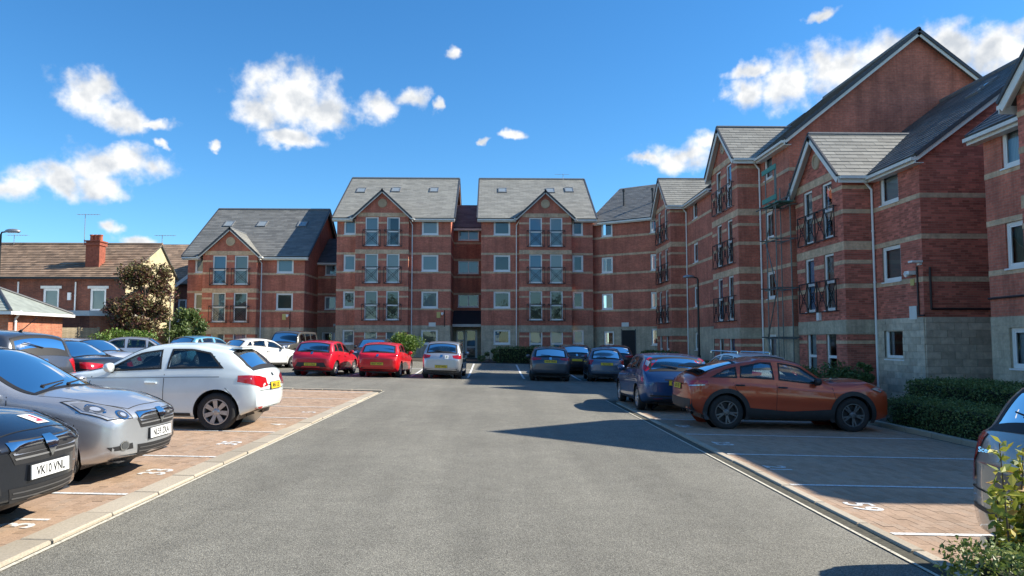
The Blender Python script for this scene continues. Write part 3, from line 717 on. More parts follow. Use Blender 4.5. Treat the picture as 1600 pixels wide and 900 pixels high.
W4 = block('four storey brick block with gabled bay beside the lamp post and dark passage', (12.2, 50.5), rad(-90), 10.2, 10.6, 4, (.8, 4.9), [(1.5, 2.35), (3.3, 4.15)], [(6.3, 7.3)], .74, -.15, fancy=True, bproj=1.05, pipe_u=[(5.02, -.1)], roofmat='slate_mid')
# links
def link_block(label, p0, p1, dep, n, z0, wins, roofup, doors=(), bandsz=True, eave=None, slope=.6):
    """recessed part between blocks; wins: (u0,u1,z0,z1,kind,blind)"""
    d = Vector((p1[0]-p0[0], p1[1]-p0[1], 0)); rz = math.atan2(d.y, d.x); L = d.length
    root = thing('link_block', label, 'building', (p0[0], p0[1], z0), rz); ze = eave or (2.65*n-.2); S = levels(n)
    M, _ = frameM((0, 0), (L, 0)); holes = [w[:4] for w in wins]
    wall(root, (0, 0), (L, 0), PL, ze, holes, 'brick'); wall(root, (0, 0), (L, 0), -.6, PL, holes, 'stone_tex', 'plinth', w=-.02, reveal=.12)
    for w in wins: window(root, M, *w[:4], w[4], w[5])
    bl = [x for s in S for x in ((s+1.2, s+1.35), (s-.15, s)) if x[1] < ze-.05]; bands(root, M, L, bl, holes)
    P = [Vector((-.3, -.25, ze-.15)), Vector((L+.3, -.25, ze-.15)), Vector((L+.3, roofup/slope, ze-.15+roofup+.25*slope)), Vector((-.3, roofup/slope, ze-.15+roofup+.25*slope))]
    slab(root, P, .08, 'slate_base', 'roof'); slates(root, P[0], (1, 0, 0), P[3]-P[0], [(0, 0), (L+.6, 0), (L+.6, (P[3]-P[0]).length), (0, (P[3]-P[0]).length)], .5, .27, 'slate_shaded' if L < 3 else 'slate_mid')
    f = MB(); f.box(0, L, -.24, -.2, ze-.4, ze-.2); f.box(0, L, -.34, -.24, ze-.34, ze-.24); f.build('fascia', 'white_paint', root)
    bk = MB(); bk.box(0, L, .15, dep, -.5, ze-.1); 
    bk = MB(); bk.poly([M @ Vector(q) for q in ((0, dep, -.5), (L, dep, -.5), (L, dep, ze+roofup), (0, dep, ze+roofup))]); bk.build('rear_wall', 'brick', root)
    return root, M, L
LK1, M1, L1 = link_block('recessed dark brick link with doorway between the three and four storey blocks', (-13.5, 57), (-11.24, 57), 6, 3, 0.1, [(.55, 2.2, 3.95, 4.95, 'pair', 'curtain_pale'), (.55, 2.2, 6.6, 7.5, 'pair', 'dark'), (.4, 1.2, .1, 2.2, 'french', 'dark'), (1.25, 2.1, .1, 2.2, 'door', 'curtain_pale')], 2.2)
LK2, M2, L2 = link_block('recessed brick entrance link with navy canopy and glazed white door', (-3.04, 57), (-.84, 57), 6, 4, .15, [(.35, 1.95, 4.1, 5.1, 'pair', 'curtain_green'), (.35, 1.95, 6.7, 7.7, 'pair', 'curtain_pale'), (.35, 1.95, 9.3, 10.2, 'pair', 'curtain_pale'), (.25, .85, .75, 2.3, 'french', 'dark'), (.9, 1.85, .12, 2.35, 'door', 'curtain_green')], 2.4)
q = MB(); q.prism([(-.05, -1.3, 2.78), (L2+.05, -1.3, 2.78), (L2+.05, 0, 3.85), (-.05, 0, 3.85)], (0, 0, -.1))
plain('navy_slate', (.03, .034, .045), .6, var=.2)
q.build('entrance_canopy', 'navy_slate', LK2)
q = MB(); q.box(-.02, L2+.02, -1.4, -1.28, 2.55, 2.75); q.build('gutter', 'white_paint', LK2)
LK4, M4, L4 = link_block('angled four storey brick wing with open casement and dark passage at ground level', (7.3, 53.6), (12.4, 50.0), 8, 4, .05, [(.75, 1.65, S_, S_+1.15, 'win', 'dark') for S_ in (3.85, 6.5, 9.15)]+[(.9, 1.7, 1.25, 2.3, 'win', 'dark')]+[(4.55, 5.2, S_, S_+1.15, 'win', 'dark') for S_ in (1.3, 3.85, 6.5, 9.15)], 3.4, slope=.62)
q = MB(); q.box(2.35, 3.35, -.03, .02, -.3, 2.35, M4); q.build('passage', 'interior_shade', LK4)  # flat near-black panel paints the shade inside the opening
for u in (2.28, 3.35):
    q = MB(); q.box(u, u+.07, -.04, .02, -.3, 2.42, M4); q.build('passage_jamb', 'ridge_dark', LK4)
for u, z, h in ((1.6, 12.2, .7), (3.9, 12.0, .7)):
    q = MB(); q.tube((u, 2.1, z-.6), (u, 2.1, z+h), .07, n=8); q.tube((u, 2.1, z+h-.1), (u, 2.1, z+h+.06), .12, n=8); q.build('vent_pipe', 'black_iron', LK4)
LK5, M5, L5 = link_block('set back brick link hidden behind the tall block', (15.2, 40.3), (15.2, 37.8), 5, 4, -.2, [(.7, 1.8, 6.5, 7.6, 'win', 'dark')], 2.5)

# small fittings on the blocks (in block coordinates)
def sign(root, x, y, z, w, h, dirx=(1, 0), mat='white_paint', name='notice_sign'):
    b = MB(); dx, dy = dirx
    b.prism([(x-dx*w/2, y-dy*w/2, z-h/2), (x+dx*w/2, y+dy*w/2, z-h/2), (x+dx*w/2, y+dy*w/2, z+h/2), (x-dx*w/2, y-dy*w/2, z+h/2)], (dy*.02, -dx*.02, 0)); b.build(name, mat, root)
plain('sign_yellow', (.62, .52, .18), .6)
for root, x in ((BL, 6.9), (B1, 7.35)):
    sign(root, x, -.01, 3.35, .26, .42, mat='sign_yellow', name='warning_sign')
    b = MB(); b.box(x+.2, x+.36, -.28, -.02, 3.4, 3.52); b.tube((x+.28, -.3, 3.38), (x+.28, -.14, 3.42), .07, n=10); b.build('security_camera', 'upvc', root)
    b = MB(); b.tube((x+.42, -.03, 2.5), (x+.42, -.03, 3.7), .03, n=6); b.build('cable_conduit', 'black_pipe', root)
sign(B1, 6.9, -.025, 2.66, .5, .3); sign(LK4, 2.6, -.03, 2.75, .55, .3); sign(LK1, 1.5, -.03, 2.75, .5, .2)
sign(W2, 6.55, -.03, 2.75, .4, .42); sign(BL, .25, -.01, 3.3, .25, .4, mat='sign_yellow', name='warning_sign')
b = MB(); b.box(6.5, 6.75, -.25, -.02, 3.95, 4.07); b.tube((6.62, -.3, 3.95), (6.62, -.14, 4.0), .08, n=10); b.build('security_camera', 'upvc', W2)
b = MB(); b.box(6.9, 7.15, -.35, -.02, 4.3, 4.36); b.box(6.95, 7.1, -.1, -.02, 4.22, 4.3); b.build('flood_lamp', 'upvc', W2)
sign(W2, 6.55, -.02, 3.72, .2, .2, mat='sign_yellow', name='warning_sign')
b = MB(); b.path([(6.85, -.04, 4.2), (6.85, -.04, 2.65), (7.15, -.04, 2.65)], .03, 8); b.path([(7.14, .2, 4.15), (7.14, .2, 2.85), (7.14, 6, 2.85)], .035, 8); b.build('waste_pipe', 'black_pipe', W2)
b = MB(); b.path([(.0, -.05, 3.1), (3.0, -.05, 3.12)], .03, 8); b.build('waste_pipe', 'black_pipe', W1)
b = MB(); b.box(2.1, 2.3, -1.18, -1.07, 2.62, 2.95); b.build('bulkhead_lamp', 'upvc', W2)
LK6, M6, L6 = link_block('unseen brick link added to block sun in the gap beside the stone based block', (17.6, 22.5), (17.6, 19.6), 5, 3, -.3, [(.9, 2.0, 3.85, 5.0, 'win', 'dark')], 2.0)  # out-of-view link added to keep sunlight out of this gap
# ------------------------------------------------------------------ cars
def paint(name, c, metal=.5, rough=.32):
    m, nt, b = shader(name)
    b.inputs['Metallic'].default_value = metal; b.inputs['Roughness'].default_value = rough
    b.inputs['Coat Weight'].default_value = 1; b.inputs['Coat Roughness'].default_value = .03
    v = coord(nt); d = noise_n(nt, v, 1.7, 5)
    c1 = ramp(nt, d, [(.35, lum(c, .93)), (.7, lum(c, 1.05))])
    # inside faces of the shell are dark trim, and the lower body gathers road dirt
    g = nt.nodes.new('ShaderNodeNewGeometry')
    c2 = mixc(nt, 'MIX', g.outputs['Backfacing'], c1, (.02, .02, .022)); nt.links.new(c2, b.inputs['Base Color'])
    inv = nt.nodes.new('ShaderNodeMath'); inv.operation = 'SUBTRACT'; inv.inputs[0].default_value = 1; nt.links.new(g.outputs['Backfacing'], inv.inputs[1])
    nt.links.new(inv.outputs[0], b.inputs['Coat Weight'])
    return m
paint('paint_black', (.010, .013, .020), .3); paint('paint_silver', (.52, .54, .57), .65, .34); paint('paint_white', (.70, .78, .80), 0, .4)
paint('paint_grey', (.085, .095, .115), .5); paint('paint_red', (.60, .008, .026), .1, .35); paint('paint_red2', (.68, .006, .012), .05, .35)
paint('paint_copper', (.46, .062, .018), .35, .34); paint('paint_blue', (.02, .07, .19), .4); paint('paint_fiat', (.13, .165, .23), .5)
paint('paint_bronze', (.40, .38, .34), .5); paint('paint_beige', (.11, .108, .10), .4); paint('paint_purewhite', (.78, .78, .76), 0, .4); paint('paint_lightblue', (.10, .32, .48), .3)
paint('paint_dark', (.03, .032, .036), .4); paint('paint_navy', (.02, .03, .06), .4)
plain('tyre', (.022, .022, .023), .85, var=.25, vscale=20); plain('plastic', (.022, .022, .024), .55, var=.2); plain('alloy', (.46, .46, .47), .32, metal=.7); plain('alloy_dark', (.16, .16, .165), .35, metal=.6)
plain('chrome', (.78, .79, .80), .1, metal=1); plain('seat_cloth', (.03, .03, .033), .9); plain('lamp_red', (.42, .006, .012), .12, coat=1); plain('lamp_clear', (.62, .63, .64), .10, metal=.6, coat=1)
plain('lamp_bowl', (.50, .51, .53), .15, metal=.8); plain('plate_yellow', (.72, .52, .03), .45); plain('plate_white', (.76, .77, .76), .45); plain('ink', (.012, .012, .014), .6); plain('rubber', (.014, .014, .015), .6); plain('seam', (.01, .01, .011), .8)
plain('learner_red', (.55, .01, .05), .5)

def pchip(pts):
    X = np.array([p[0] for p in pts], float); Y = np.array([p[1] for p in pts], float)
    h = np.diff(X); dl = np.diff(Y)/h; m = np.zeros(len(X)); m[0] = dl[0]; m[-1] = dl[-1]
    for i in range(1, len(X)-1):
        if dl[i-1]*dl[i] > 0:
            w1 = 2*h[i]+h[i-1]; w2 = h[i]+2*h[i-1]; m[i] = (w1+w2)/(w1/dl[i-1]+w2/dl[i])
    def f(x):
        x = min(max(x, X[0]), X[-1]); i = min(max(np.searchsorted(X, x)-1, 0), len(X)-2)
        t = (x-X[i])/h[i]; t2 = t*t; t3 = t2*t
        return float((2*t3-3*t2+1)*Y[i]+(t3-2*t2+t)*h[i]*m[i]+(-2*t3+3*t2)*Y[i+1]+(t3-t2)*h[i]*m[i+1])
    return f
class Car:
    """shell lofted from side profiles; x forward, y to the left, z up, origin on the ground under the middle"""
    def __init__(s, L, W, wb, fo, wr, top, belt, low=None, plan=None, cowl=1.1, header=1.9, rend=3.4, rbot=3.9, tum=.30, bowf=.16, bowr=.10, crown=.045):
        s.L, s.hw, s.wb, s.fo, s.wr = L, W/2, wb, fo, wr; s.top = pchip(top); s.belt = pchip(belt)
        s.low = pchip(low or [(0, .30), (.35, .22), (1.2, .20), (L-1.0, .20), (L-.35, .25), (L, .36)])
        s.plan = pchip(plan or [(0, .86), (.12, .92), (.4, .965), (.9, 1), (L-.9, 1), (L-.35, .965), (L-.1, .92), (L, .87)])
        s.cowl, s.header, s.rend, s.rbot, s.tum, s.bowf, s.bowr, s.crown = cowl, header, rend, rbot, tum, bowf, bowr, crown
        ts = [0.]; 
        while ts[-1] < L-1e-6:
            t = ts[-1]; st = .05
            while st > .006 and abs(s.top(min(L, t+st))-s.top(t)) > .055: st *= .7
            ts.append(min(L, t+st))
        s.ts = ts; s.shell()
    def X(s, t, y, z):
        L = s.L; x = L/2-t; f = max(0, 1-t/.7)**1.6; r = max(0, 1-(L-t)/.6)**1.6; q = (abs(y)/s.hw)**2.6
        return x-f*s.bowf*q-f*.10*max(0, (.42-z)/.3)**1.5+r*s.bowr*q+r*.07*max(0, (.5-z)/.3)**1.5
    def sec(s, t):
        w = s.hw*s.plan(t); zb = s.low(t); zt = s.top(t); zs = min(s.belt(t), zt-.02); o = []
        for k in (0, .3, .6, .82): o.append((w*k, zb, 'b'))
        o.append((w*.92, zb+.02, 's'))
        for f in np.linspace(.06, 1, 15):
            y = w*(1-.055*(abs(f-.52)/.52)**2.4)-.010*math.exp(-((f-.36)/.13)**2)*(1 if .9 < t < s.L-.8 else 0)+.006*math.exp(-((f-.86)/.05)**2)
            o.append((y, zb+.03+(zs-zb-.03)*f, 's'))
        ys = o[-1][0]; e = zt-zs; d = .05; sl = abs(s.top(min(s.L, t+d))-s.top(max(0, t-d)))/(2*d)
        cr = min(.62*e, s.crown+.055*min(1, sl/.6)); ye = ys-.055*min(1, e/.09)-s.tum*max(0, e-cr); ze = zt-cr
        s.ye, s.ze = ye, ze
        for k in np.linspace(.1, 1, 10):
            o.append((ys+(ye-ys)*k+.022*math.sin(math.pi*k)*min(1, e/.3), zs+(ze-zs)*k, 'g'))
        for k in np.linspace(.9, 0, 9):
            o.append((ye*k, ze+cr*(1-k**2.3), 't'))
        return o
    def shell(s):
        rings = [s.sec(t) for t in s.ts]; n = len(rings[0]); V = []; T = []; F = []
        for t, r in zip(s.ts, rings):
            for y, z, g in r: V.append((s.X(t, y, z), y, z)); T.append((t, g))
        for i in range(len(rings)-1):
            for j in range(n-1): a = i*n+j; F.append((a, a+n, a+n+1, a+1))
        # mirror
        N0 = len(V); mir = {}
        for i in range(N0):
            if abs(V[i][1]) < 1e-6: mir[i] = i
            else: mir[i] = len(V); V.append((V[i][0], -V[i][1], V[i][2])); T.append(T[i])
        F += [tuple(mir[i] for i in f)[::-1] for f in list(F)]
        for end, ring in ((0, 0), (1, len(rings)-1)):
            idx = [ring*n+j for j in range(n)]; t = s.ts[ring]; rows = []
            js = [j for j in range(n) if rings[ring][j][2] in 'sg']; K = 10
            for j in js:
                y, z, g = rings[ring][j]; row = [idx[j]]
                for k in range(1, K):
                    yy = y*(1-2*k/K); V.append((s.X(t, yy, z), yy, z)); T.append((t, 'c')); row.append(len(V)-1)
                row.append(mir[idx[j]]); rows.append(row)
            for a, b in zip(rows, rows[1:]):
                for k in range(K): q = (a[k], b[k], b[k+1], a[k+1]); F.append(q[::-1] if end else q)
            tp = [idx[j] for j in range(n) if rings[ring][j][2] == 't']; poly = rows[-1][::-1]+tp+[mir[i] for i in tp[:-1]][::-1]
            F.append(tuple(poly) if end else tuple(poly[::-1]))
            bt = [idx[j] for j in range(n) if rings[ring][j][2] == 'b']; poly = rows[0]+[mir[i] for i in bt[1:]][::-1]+bt
            F.append(tuple(poly) if end else tuple(poly[::-1]))
        bm = bmesh.new(); bv = [bm.verts.new(v) for v in V]
        for f in F:
            try: bm.faces.new([bv[i] for i in f])
            except ValueError: pass
        bm.verts.index_update(); bmesh.ops.recalc_face_normals(bm, faces=bm.faces[:]); F = [tuple(v.index for v in f.verts) for f in bm.faces]; bm.free()
        s.V, s.F, s.T = V, F, T
        s.bvh = BVHTree.FromPolygons([Vector(v) for v in V], [f for f in F if len(f) <= 4])
        s.wx = (s.L/2-s.fo, s.L/2-s.fo-s.wb)
    def P(s, t, y, z): return Vector((s.X(t, y, z), y, z))
    def side(s, t, z, sg=1, off=0):
        """point on the flank at station t, height z"""
        x = s.L/2-t
        h = s.bvh.ray_cast(Vector((x, sg*2.5, z)), Vector((0, -sg, 0)))
        return (h[0]+h[1]*off*(1 if h[1].y*sg > 0 else -1)) if h[0] is not None else Vector((x, sg*s.hw, z))
    def topline(s, t):
        s.sec(t); return s.ye, s.ze
    def cut(s, arch):
        """body mesh with wheel arches and glazing opened"""
        V = [list(v) for v in s.V]; inside = [0]*len(V); R = arch
        for i, v in enumerate(V):
            if abs(v[1]) > s.hw*.45:
                for wx in s.wx:
                    d = math.hypot(v[0]-wx, v[2]-s.wr)
                    if d < R: inside[i] = (wx, d)
        dead = set()
        polys = s.holes
        for i, v in enumerate(s.V):
            t, g = s.T[i]
            for kind, data in polys:
                if kind == 'top' and g in 'tc':
                    if data[0] < t < data[1] and abs(v[1]) < s.topw(t)-data[2]-.02: dead.add(i)
                if kind == 'side' and g in 'gs' and abs(v[1]) > .3:
                    P = data
                    if all((P[(k+1) % len(P)][0]-P[k][0])*(v[2]-P[k][1])-(P[(k+1) % len(P)][1]-P[k][1])*(v[0]-P[k][0]) > .002*math.hypot(P[(k+1) % len(P)][0]-P[k][0], P[(k+1) % len(P)][1]-P[k][1]) for k in range(len(P))): dead.add(i)
        F = []
        for f in s.F:
            if all(inside[i] for i in f): continue
            if sum(i in dead for i in f) >= len(f)-1: continue
            F.append(f)
        for i in range(len(V)):
            if inside[i]:
                wx, d = inside[i]
                if d > 1e-4: V[i][0] = wx+(V[i][0]-wx)*R/d; V[i][2] = s.wr+(V[i][2]-s.wr)*R/d
        m = MB(); m.v = [tuple(v) for v in V]; m.f = F; return m
    def topw(s, t): s.sec(t); return s.ye
    def top_patch(s, t0, t1, inset, off, n=10, k=12, inset1=None):
        m = MB(); V = []
        for i in range(n+1):
            t = t0+(t1-t0)*i/n; s.sec(t); ye, ze = s.ye, s.ze; zt = s.top(t); w = ye-(inset+((inset1 if inset1 is not None else inset)-inset)*i/n)
            d = .02; dz = (s.top(min(s.L, t+d))-s.top(max(0, t-d)))/(2*d); nl = math.hypot(1, dz)
            for j in range(k+1):
                y = -w+2*w*j/k; z = ze+(zt-ze)*(1-(abs(y)/ye)**2.3); p = Vector((s.X(t, y, z), y, z)); V.append(p+Vector((dz/nl, 0, 1/nl))*off)
        F = [(i*(k+1)+j, i*(k+1)+j+1, (i+1)*(k+1)+j+1, (i+1)*(k+1)+j) for i in range(n) for j in range(k)]
        m.add(V, [f[::-1] for f in F]); return m
    def patch(s, pts, off=.004, step=.045, ring=0, deep=1.0):
        """outline of rough 3D points dropped on to the shell along its own normal; ring>0 leaves only a border band"""
        P = [Vector(p) for p in pts]; c = sum(P, Vector())/len(P); N = Vector()
        for i in range(len(P)): N += (P[i]-c).cross(P[(i+1) % len(P)]-c)
        N.normalize()
        if N.dot(Vector((c.x, c.y*1.5, .15 if c.z > .5 else 0))) < 0: N = -N
        U = N.cross(Vector((0, 0, 1))); U = U.normalized() if U.length > .1 else Vector((0, 1, 0)); W = N.cross(U)
        q = ccw([((p-c).dot(U), (p-c).dot(W)) for p in P]); m = MB()
        cells = []
        if ring:
            k = len(q); inn = []
            for i in range(k):
                a = Vector(q[i-1]); b = Vector(q[i]); d = Vector(q[(i+1) % k]); e1 = (b-a).normalized(); e2 = (d-b).normalized()
                n1 = Vector((-e1.y, e1.x)); n2 = Vector((-e2.y, e2.x)); bis = (n1+n2); bis = bis/max(.35, bis.length_squared)*2
                inn.append((b.x+bis.x*ring, b.y+bis.y*ring))
            for i in range(k):
                a, b = q[i], q[(i+1) % k]; a2, b2 = inn[i], inn[(i+1) % k]; nn = max(1, int(math.hypot(b[0]-a[0], b[1]-a[1])/step))
                for j in range(nn):
                    f0, f1 = j/nn, (j+1)/nn; l = lambda p, r, f: (p[0]+(r[0]-p[0])*f, p[1]+(r[1]-p[1])*f)
                    cells.append([l(a, b, f0), l(a, b, f1), l(a2, b2, f1), l(a2, b2, f0)])
        else:
            u0 = min(p[0] for p in q); u1 = max(p[0] for p in q); v0 = min(p[1] for p in q); v1 = max(p[1] for p in q)
            nu = max(1, math.ceil((u1-u0)/step)); nv = max(1, math.ceil((v1-v0)/step))
            for i in range(nu):
                for j in range(nv):
                    a, b, d, e = u0+(u1-u0)*i/nu, u0+(u1-u0)*(i+1)/nu, v0+(v1-v0)*j/nv, v0+(v1-v0)*(j+1)/nv
                    r = clip([(a, d), (b, d), (b, e), (a, e)], q)
                    if len(r) >= 3: cells.append(r)
        cache = {}
        for r in cells:
            ids = []
            for u, v in r:
                key = (round(u, 4), round(v, 4))
                if key not in cache:
                    p = c+U*u+W*v; h = s.bvh.ray_cast(p+N*.6, -N, 1.4)
                    hp = h[0] if h[0] is not None and (h[0]-p).length < .45*deep else p
                    m.v.append(tuple(hp+N*off)); cache[key] = len(m.v)-1
                if cache[key] not in ids: ids.append(cache[key])
            if len(ids) >= 3:
                a, b, d = [Vector(m.v[i]) for i in ids[:3]]
                m.f.append(tuple(ids) if (b-a).cross(d-a).dot(N) > 0 else tuple(ids[::-1]))
        return m
    def strip(s, pts, w, sg, off=.002):
        """thin line along the flank: pts (t,z)"""
        m = MB(); Q = []
        for (a, b) in zip(pts, pts[1:]):
            n = max(1, int(math.hypot(b[0]-a[0], b[1]-a[1])/.06))
            for i in range(n): Q.append((a[0]+(b[0]-a[0])*i/n, a[1]+(b[1]-a[1])*i/n))
        Q.append(pts[-1]); V = []
        for i, (t, z) in enumerate(Q):
            a = Q[max(0, i-1)]; b = Q[min(len(Q)-1, i+1)]; d = Vector((b[0]-a[0], b[1]-a[1])).normalized(); nx, nz = -d.y, d.x
            for e in (-1, 1): V.append(s.side(t+nx*w/2*e, z+nz*w/2*e, sg, off))
        m.add(V, [(2*i, 2*i+1, 2*i+3, 2*i+2) for i in range(len(Q)-1)]); return m
def top_line(c, pts, w=.009):
    """shut line drawn on the upper surfaces: pts (t,y), dropped from above"""
    m = MB(); Q = []
    for a, b in zip(pts, pts[1:]):
        n = max(1, int(math.hypot(b[0]-a[0], b[1]-a[1])/.05)); Q += [(a[0]+(b[0]-a[0])*i/n, a[1]+(b[1]-a[1])*i/n) for i in range(n)]
    Q.append(pts[-1]); V = []
    for i, (t, y) in enumerate(Q):
        a = Q[max(0, i-1)]; b = Q[min(len(Q)-1, i+1)]; d = Vector((b[0]-a[0], b[1]-a[1])).normalized()
        for e in (-1, 1):
            h = c.bvh.ray_cast(Vector((c.L/2-(t-d.y*w/2*e), y+d.x*w/2*e, 3)), Vector((0, 0, -1)))[0]; V.append((h if h is not None else Vector((c.L/2-t, y, .8)))+Vector((0, 0, .003)))
    m.add(V, [(2*i, 2*i+1, 2*i+3, 2*i+2) for i in range(len(Q)-1)]); return m
def bonnet(root, c, f=.16, yf=.46):
    for sg in (1, -1):
        ys = [(f, sg*yf), (f+.22, sg*(c.hw-.24)), (f+.5, sg*(c.hw-.155)), (c.cowl-.06, sg*(c.hw-.125))]
        top_line(c, ys).build('bonnet_seam', 'seam', root)
        c.strip([(f+.34, .62), (f+.40, .50), (f+.38, c.wr+.36)], .008, sg).build('bumper_seam', 'seam', root)
    top_line(c, [(f, -yf), (f-.03, 0), (f, yf)]).build('bonnet_seam', 'seam', root)
def sill(root, c):
    for sg in (1, -1):
        V = MB(); R = []
        for t in np.linspace(c.fo+c.wr+.1, c.fo+c.wb-c.wr-.1, 18): R += [c.side(t, c.low(t)+.035, sg, .006), c.side(t, c.low(t)+.085, sg, .006)]
        V.add(R, [(2*i, 2*i+1, 2*i+3, 2*i+2) for i in range(17)]); V.build('sill', 'plastic', root, True)
WHEELS = {}
def wheel_meshes(r, style, w=.2):
    key = (r, style)
    if key in WHEELS: return WHEELS[key]
    t = MB(); rr = r*.66
    t.lathe([(rr, -w/2+.02), (r*.8, -w/2), (r*.94, -w/2+.012), (r, -w/2+.04), (r, w/2-.04), (r*.94, w/2-.012), (r*.8, w/2), (rr, w/2-.02), (rr-.012, w/2-.03), (rr-.012, -w/2+.03), (rr, -w/2+.02)], 36)
    q = MB(); q.lathe([(rr+.004, w/2-.012), (rr-.012, w/2-.012), (rr-.022, w/2-.03), (rr-.03, .0), (rr-.03, -w/2+.03)], 36)
    n, kind = style; d = w/2-.035
    for i in range(n):
        a = 2*math.pi*i/n; M = Matrix.Rotation(a, 4, 'Z'); ri, ro = r*.12, rr-.018
        if kind == 'plain': wi, wo, tw = r*.085, r*.12, 0
        elif kind == 'split': wi, wo, tw = r*.05, r*.045, r*.1
        elif kind == 'twist': wi, wo, tw = r*.09, r*.05, r*.2
        for sg in ((-1, 1) if kind == 'split' else (1,)):
            y1 = sg*tw
            P = [(ri, -wi, d+.012), (ri, wi, d+.012), (ro, wo+y1, d+.022), (ro, -wo+y1, d+.022)]
            q.prism([M @ Vector(p) for p in P], (0, 0, -.03))
    q.lathe([(0, d+.03), (r*.09, d+.03), (r*.15, d+.022), (r*.2, d+.008), (r*.2, d-.02)], 18)
    for i in range(5):
        a = 2*math.pi*(i+.5)/5; q.tube((r*.145*math.cos(a), r*.145*math.sin(a), d), (r*.145*math.cos(a), r*.145*math.sin(a), d+.03), .011, n=6)
    k = MB(); k.lathe([(0, .0), (rr-.02, .0)], 24)
    res = (t.mesh('wheel', 'tyre', True), q, k.mesh('brake_disc', 'plastic'))
    WHEELS[key] = res; return res
def poly_side(c, t0, t1, top_in=.055, low_in=.025, f_sl=0, r_sl=0):
    """side window outline between stations t0 and t1 under the roof edge; slanted ends"""
    pts = []; up = []
    n = 12
    for i in range(n+1):
        t = t0+(t1-t0)*i/n; ye, ze = c.topline(t); zl = c.belt(t)+low_in; zu = ze-top_in
        tl = t; tu = t+f_sl*(1-i/n)-r_sl*(i/n)
        yu, zeu = c.topline(min(c.L, max(0, tu))); zu = zeu-top_in
        if zu > zl+.015: pts.append((c.L/2-tl, zl)); up.append((c.L/2-tu, zu))
    return ccw(pts+up[::-1])
def hull(P):
    P = sorted(set((round(a, 4), round(b, 4)) for a, b in P))
    def half(Q):
        h = []
        for p in Q:
            while len(h) > 1 and (h[-1][0]-h[-2][0])*(p[1]-h[-2][1])-(h[-1][1]-h[-2][1])*(p[0]-h[-2][0]) <= 0: h.pop()
            h.append(p)
        return h
    a = half(P); b = half(P[::-1]); return a[:-1]+b[:-1]
def make_car(label, pos, heading, c, body, wins, style=(7, 'plain'), rim='alloy', plate=None, plate_at=None, front=None, rear=None, lights=(), doors=(), handles=(), roof=None, arch=.055, cladding=None, group=None, extra=None, glassm='car_glass', mirror_t=None, name='parked_car', mcol=None, detail=True, sc=1.0):
    x, y = pos; M = Matrix.Translation((x, y, gz(x, y))) @ TILT @ Matrix.Rotation(rad(heading), 4, 'Z') @ Matrix.Scale(sc, 4)
    root = thing(name, label, 'car', M=M, group=group)
    c.holes = [('top', (c.cowl, c.header, .075)), ('top', (c.rend, c.rbot, .10))]
    wp = [hull(poly_side(c, *w)) for w in wins]
    c.holes += [('side', p) for p in wp]
    bo = c.cut(c.wr+arch).build('body', body, root, True)
    # glazing with black surrounds
    for i, (t0, t1, ins, nm) in enumerate(((c.cowl, c.header, .06, 'windscreen'), (c.rend, c.rbot, .085, 'rear_window'))):
        c.top_patch(t0-.01, t1+.01, ins, .003, 12, 12).build(nm, glassm, root, True)
        fr = MB(); w = .05
        for a, b, s0, s1 in ((t0-.03, t0+.035, 0, 0), (t1-.035, t1+.03, 0, 0)):
            p = c.top_patch(a, b, ins-.02, .005, 2, 14); fr.add(p.v, p.f)
        full = c.top_patch(t0-.02, t1+.02, ins-.025, .005, 14, 14); inn = c.top_patch(t0-.02, t1+.02, ins+.035, .005, 14, 14)
        for q in range(14):
            for e in (0, 14): a = q*15+e; fr.add([full.v[a], full.v[a+15], inn.v[a+15], inn.v[a]], [(0, 1, 2, 3)])
        fr.build('window_seal', 'rubber', root, True)
    for p in wp:
        for sg in (1, -1):
            P3 = [(px, sg*c.side(c.L/2-px, pz, 1).y, pz) for px, pz in p]
            o = c.patch(P3, -.004, .08).build('side_window', glassm if glassm != 'car_glass' else 'car_glass', root, True)
            c.patch(P3, .004, .08, ring=.032).build('window_seal', 'rubber', o)
    # running gear
    tm, q, k = wheel_meshes(c.wr, style); key = (c.wr, style, rim)
    if key not in WHEELS: WHEELS[key] = q.mesh('rim', rim)
    for wx in c.wx:
        for sg in (1, -1):
            yy = sg*(c.hw*.985-.115); MM = Matrix.Translation((wx, yy, c.wr)) @ Matrix.Rotation(rad(-90*sg), 4, 'X') @ Matrix.Rotation(random.uniform(0, 6), 4, 'Z')
            w = link('wheel', tm, root); w.matrix_local = MM
            link('rim', WHEELS[key], w); link('brake_disc', k, w)
            R = c.wr+arch; ln = MB(); V = []
            for a in np.linspace(-.35, math.pi+.35, 25):
                px, pz = wx+R*math.cos(a), c.wr+R*math.sin(a); z2 = max(pz, c.low(c.L/2-px)+.01)
                s0 = c.side(c.L/2-(wx+(R+.012)*math.cos(a)), max(c.wr+(R+.012)*math.sin(a), .24), sg)
                V += [(px, s0.y, pz), (px, sg*c.hw*.45, pz)]
            ln.add(V, [(2*i, 2*i+1, 2*i+3, 2*i+2) for i in range(24)]); 
            ln.add([(wx-R, sg*c.hw*.46, .2), (wx+R, sg*c.hw*.46, .2), (wx+R, sg*c.hw*.46, c.wr+R), (wx-R, sg*c.hw*.46, c.wr+R)], [(0, 1, 2, 3)])
            ln.build('wheel_well', 'plastic', root)
            if cladding:
                cl = MB(); V = []
                for a in np.linspace(-.42, math.pi+.42, 30):
                    for rr in (R-.004, R+cladding):
                        px, pz = wx+rr*math.cos(a), max(c.wr+rr*math.sin(a), .2); s0 = c.side(c.L/2-px, max(pz, .26), sg, .012); V.append((s0.x, s0.y, pz))
                cl.add(V, [(2*i, 2*i+1, 2*i+3, 2*i+2) for i in range(29)]); cl.build('arch_cladding', 'plastic', root, True)
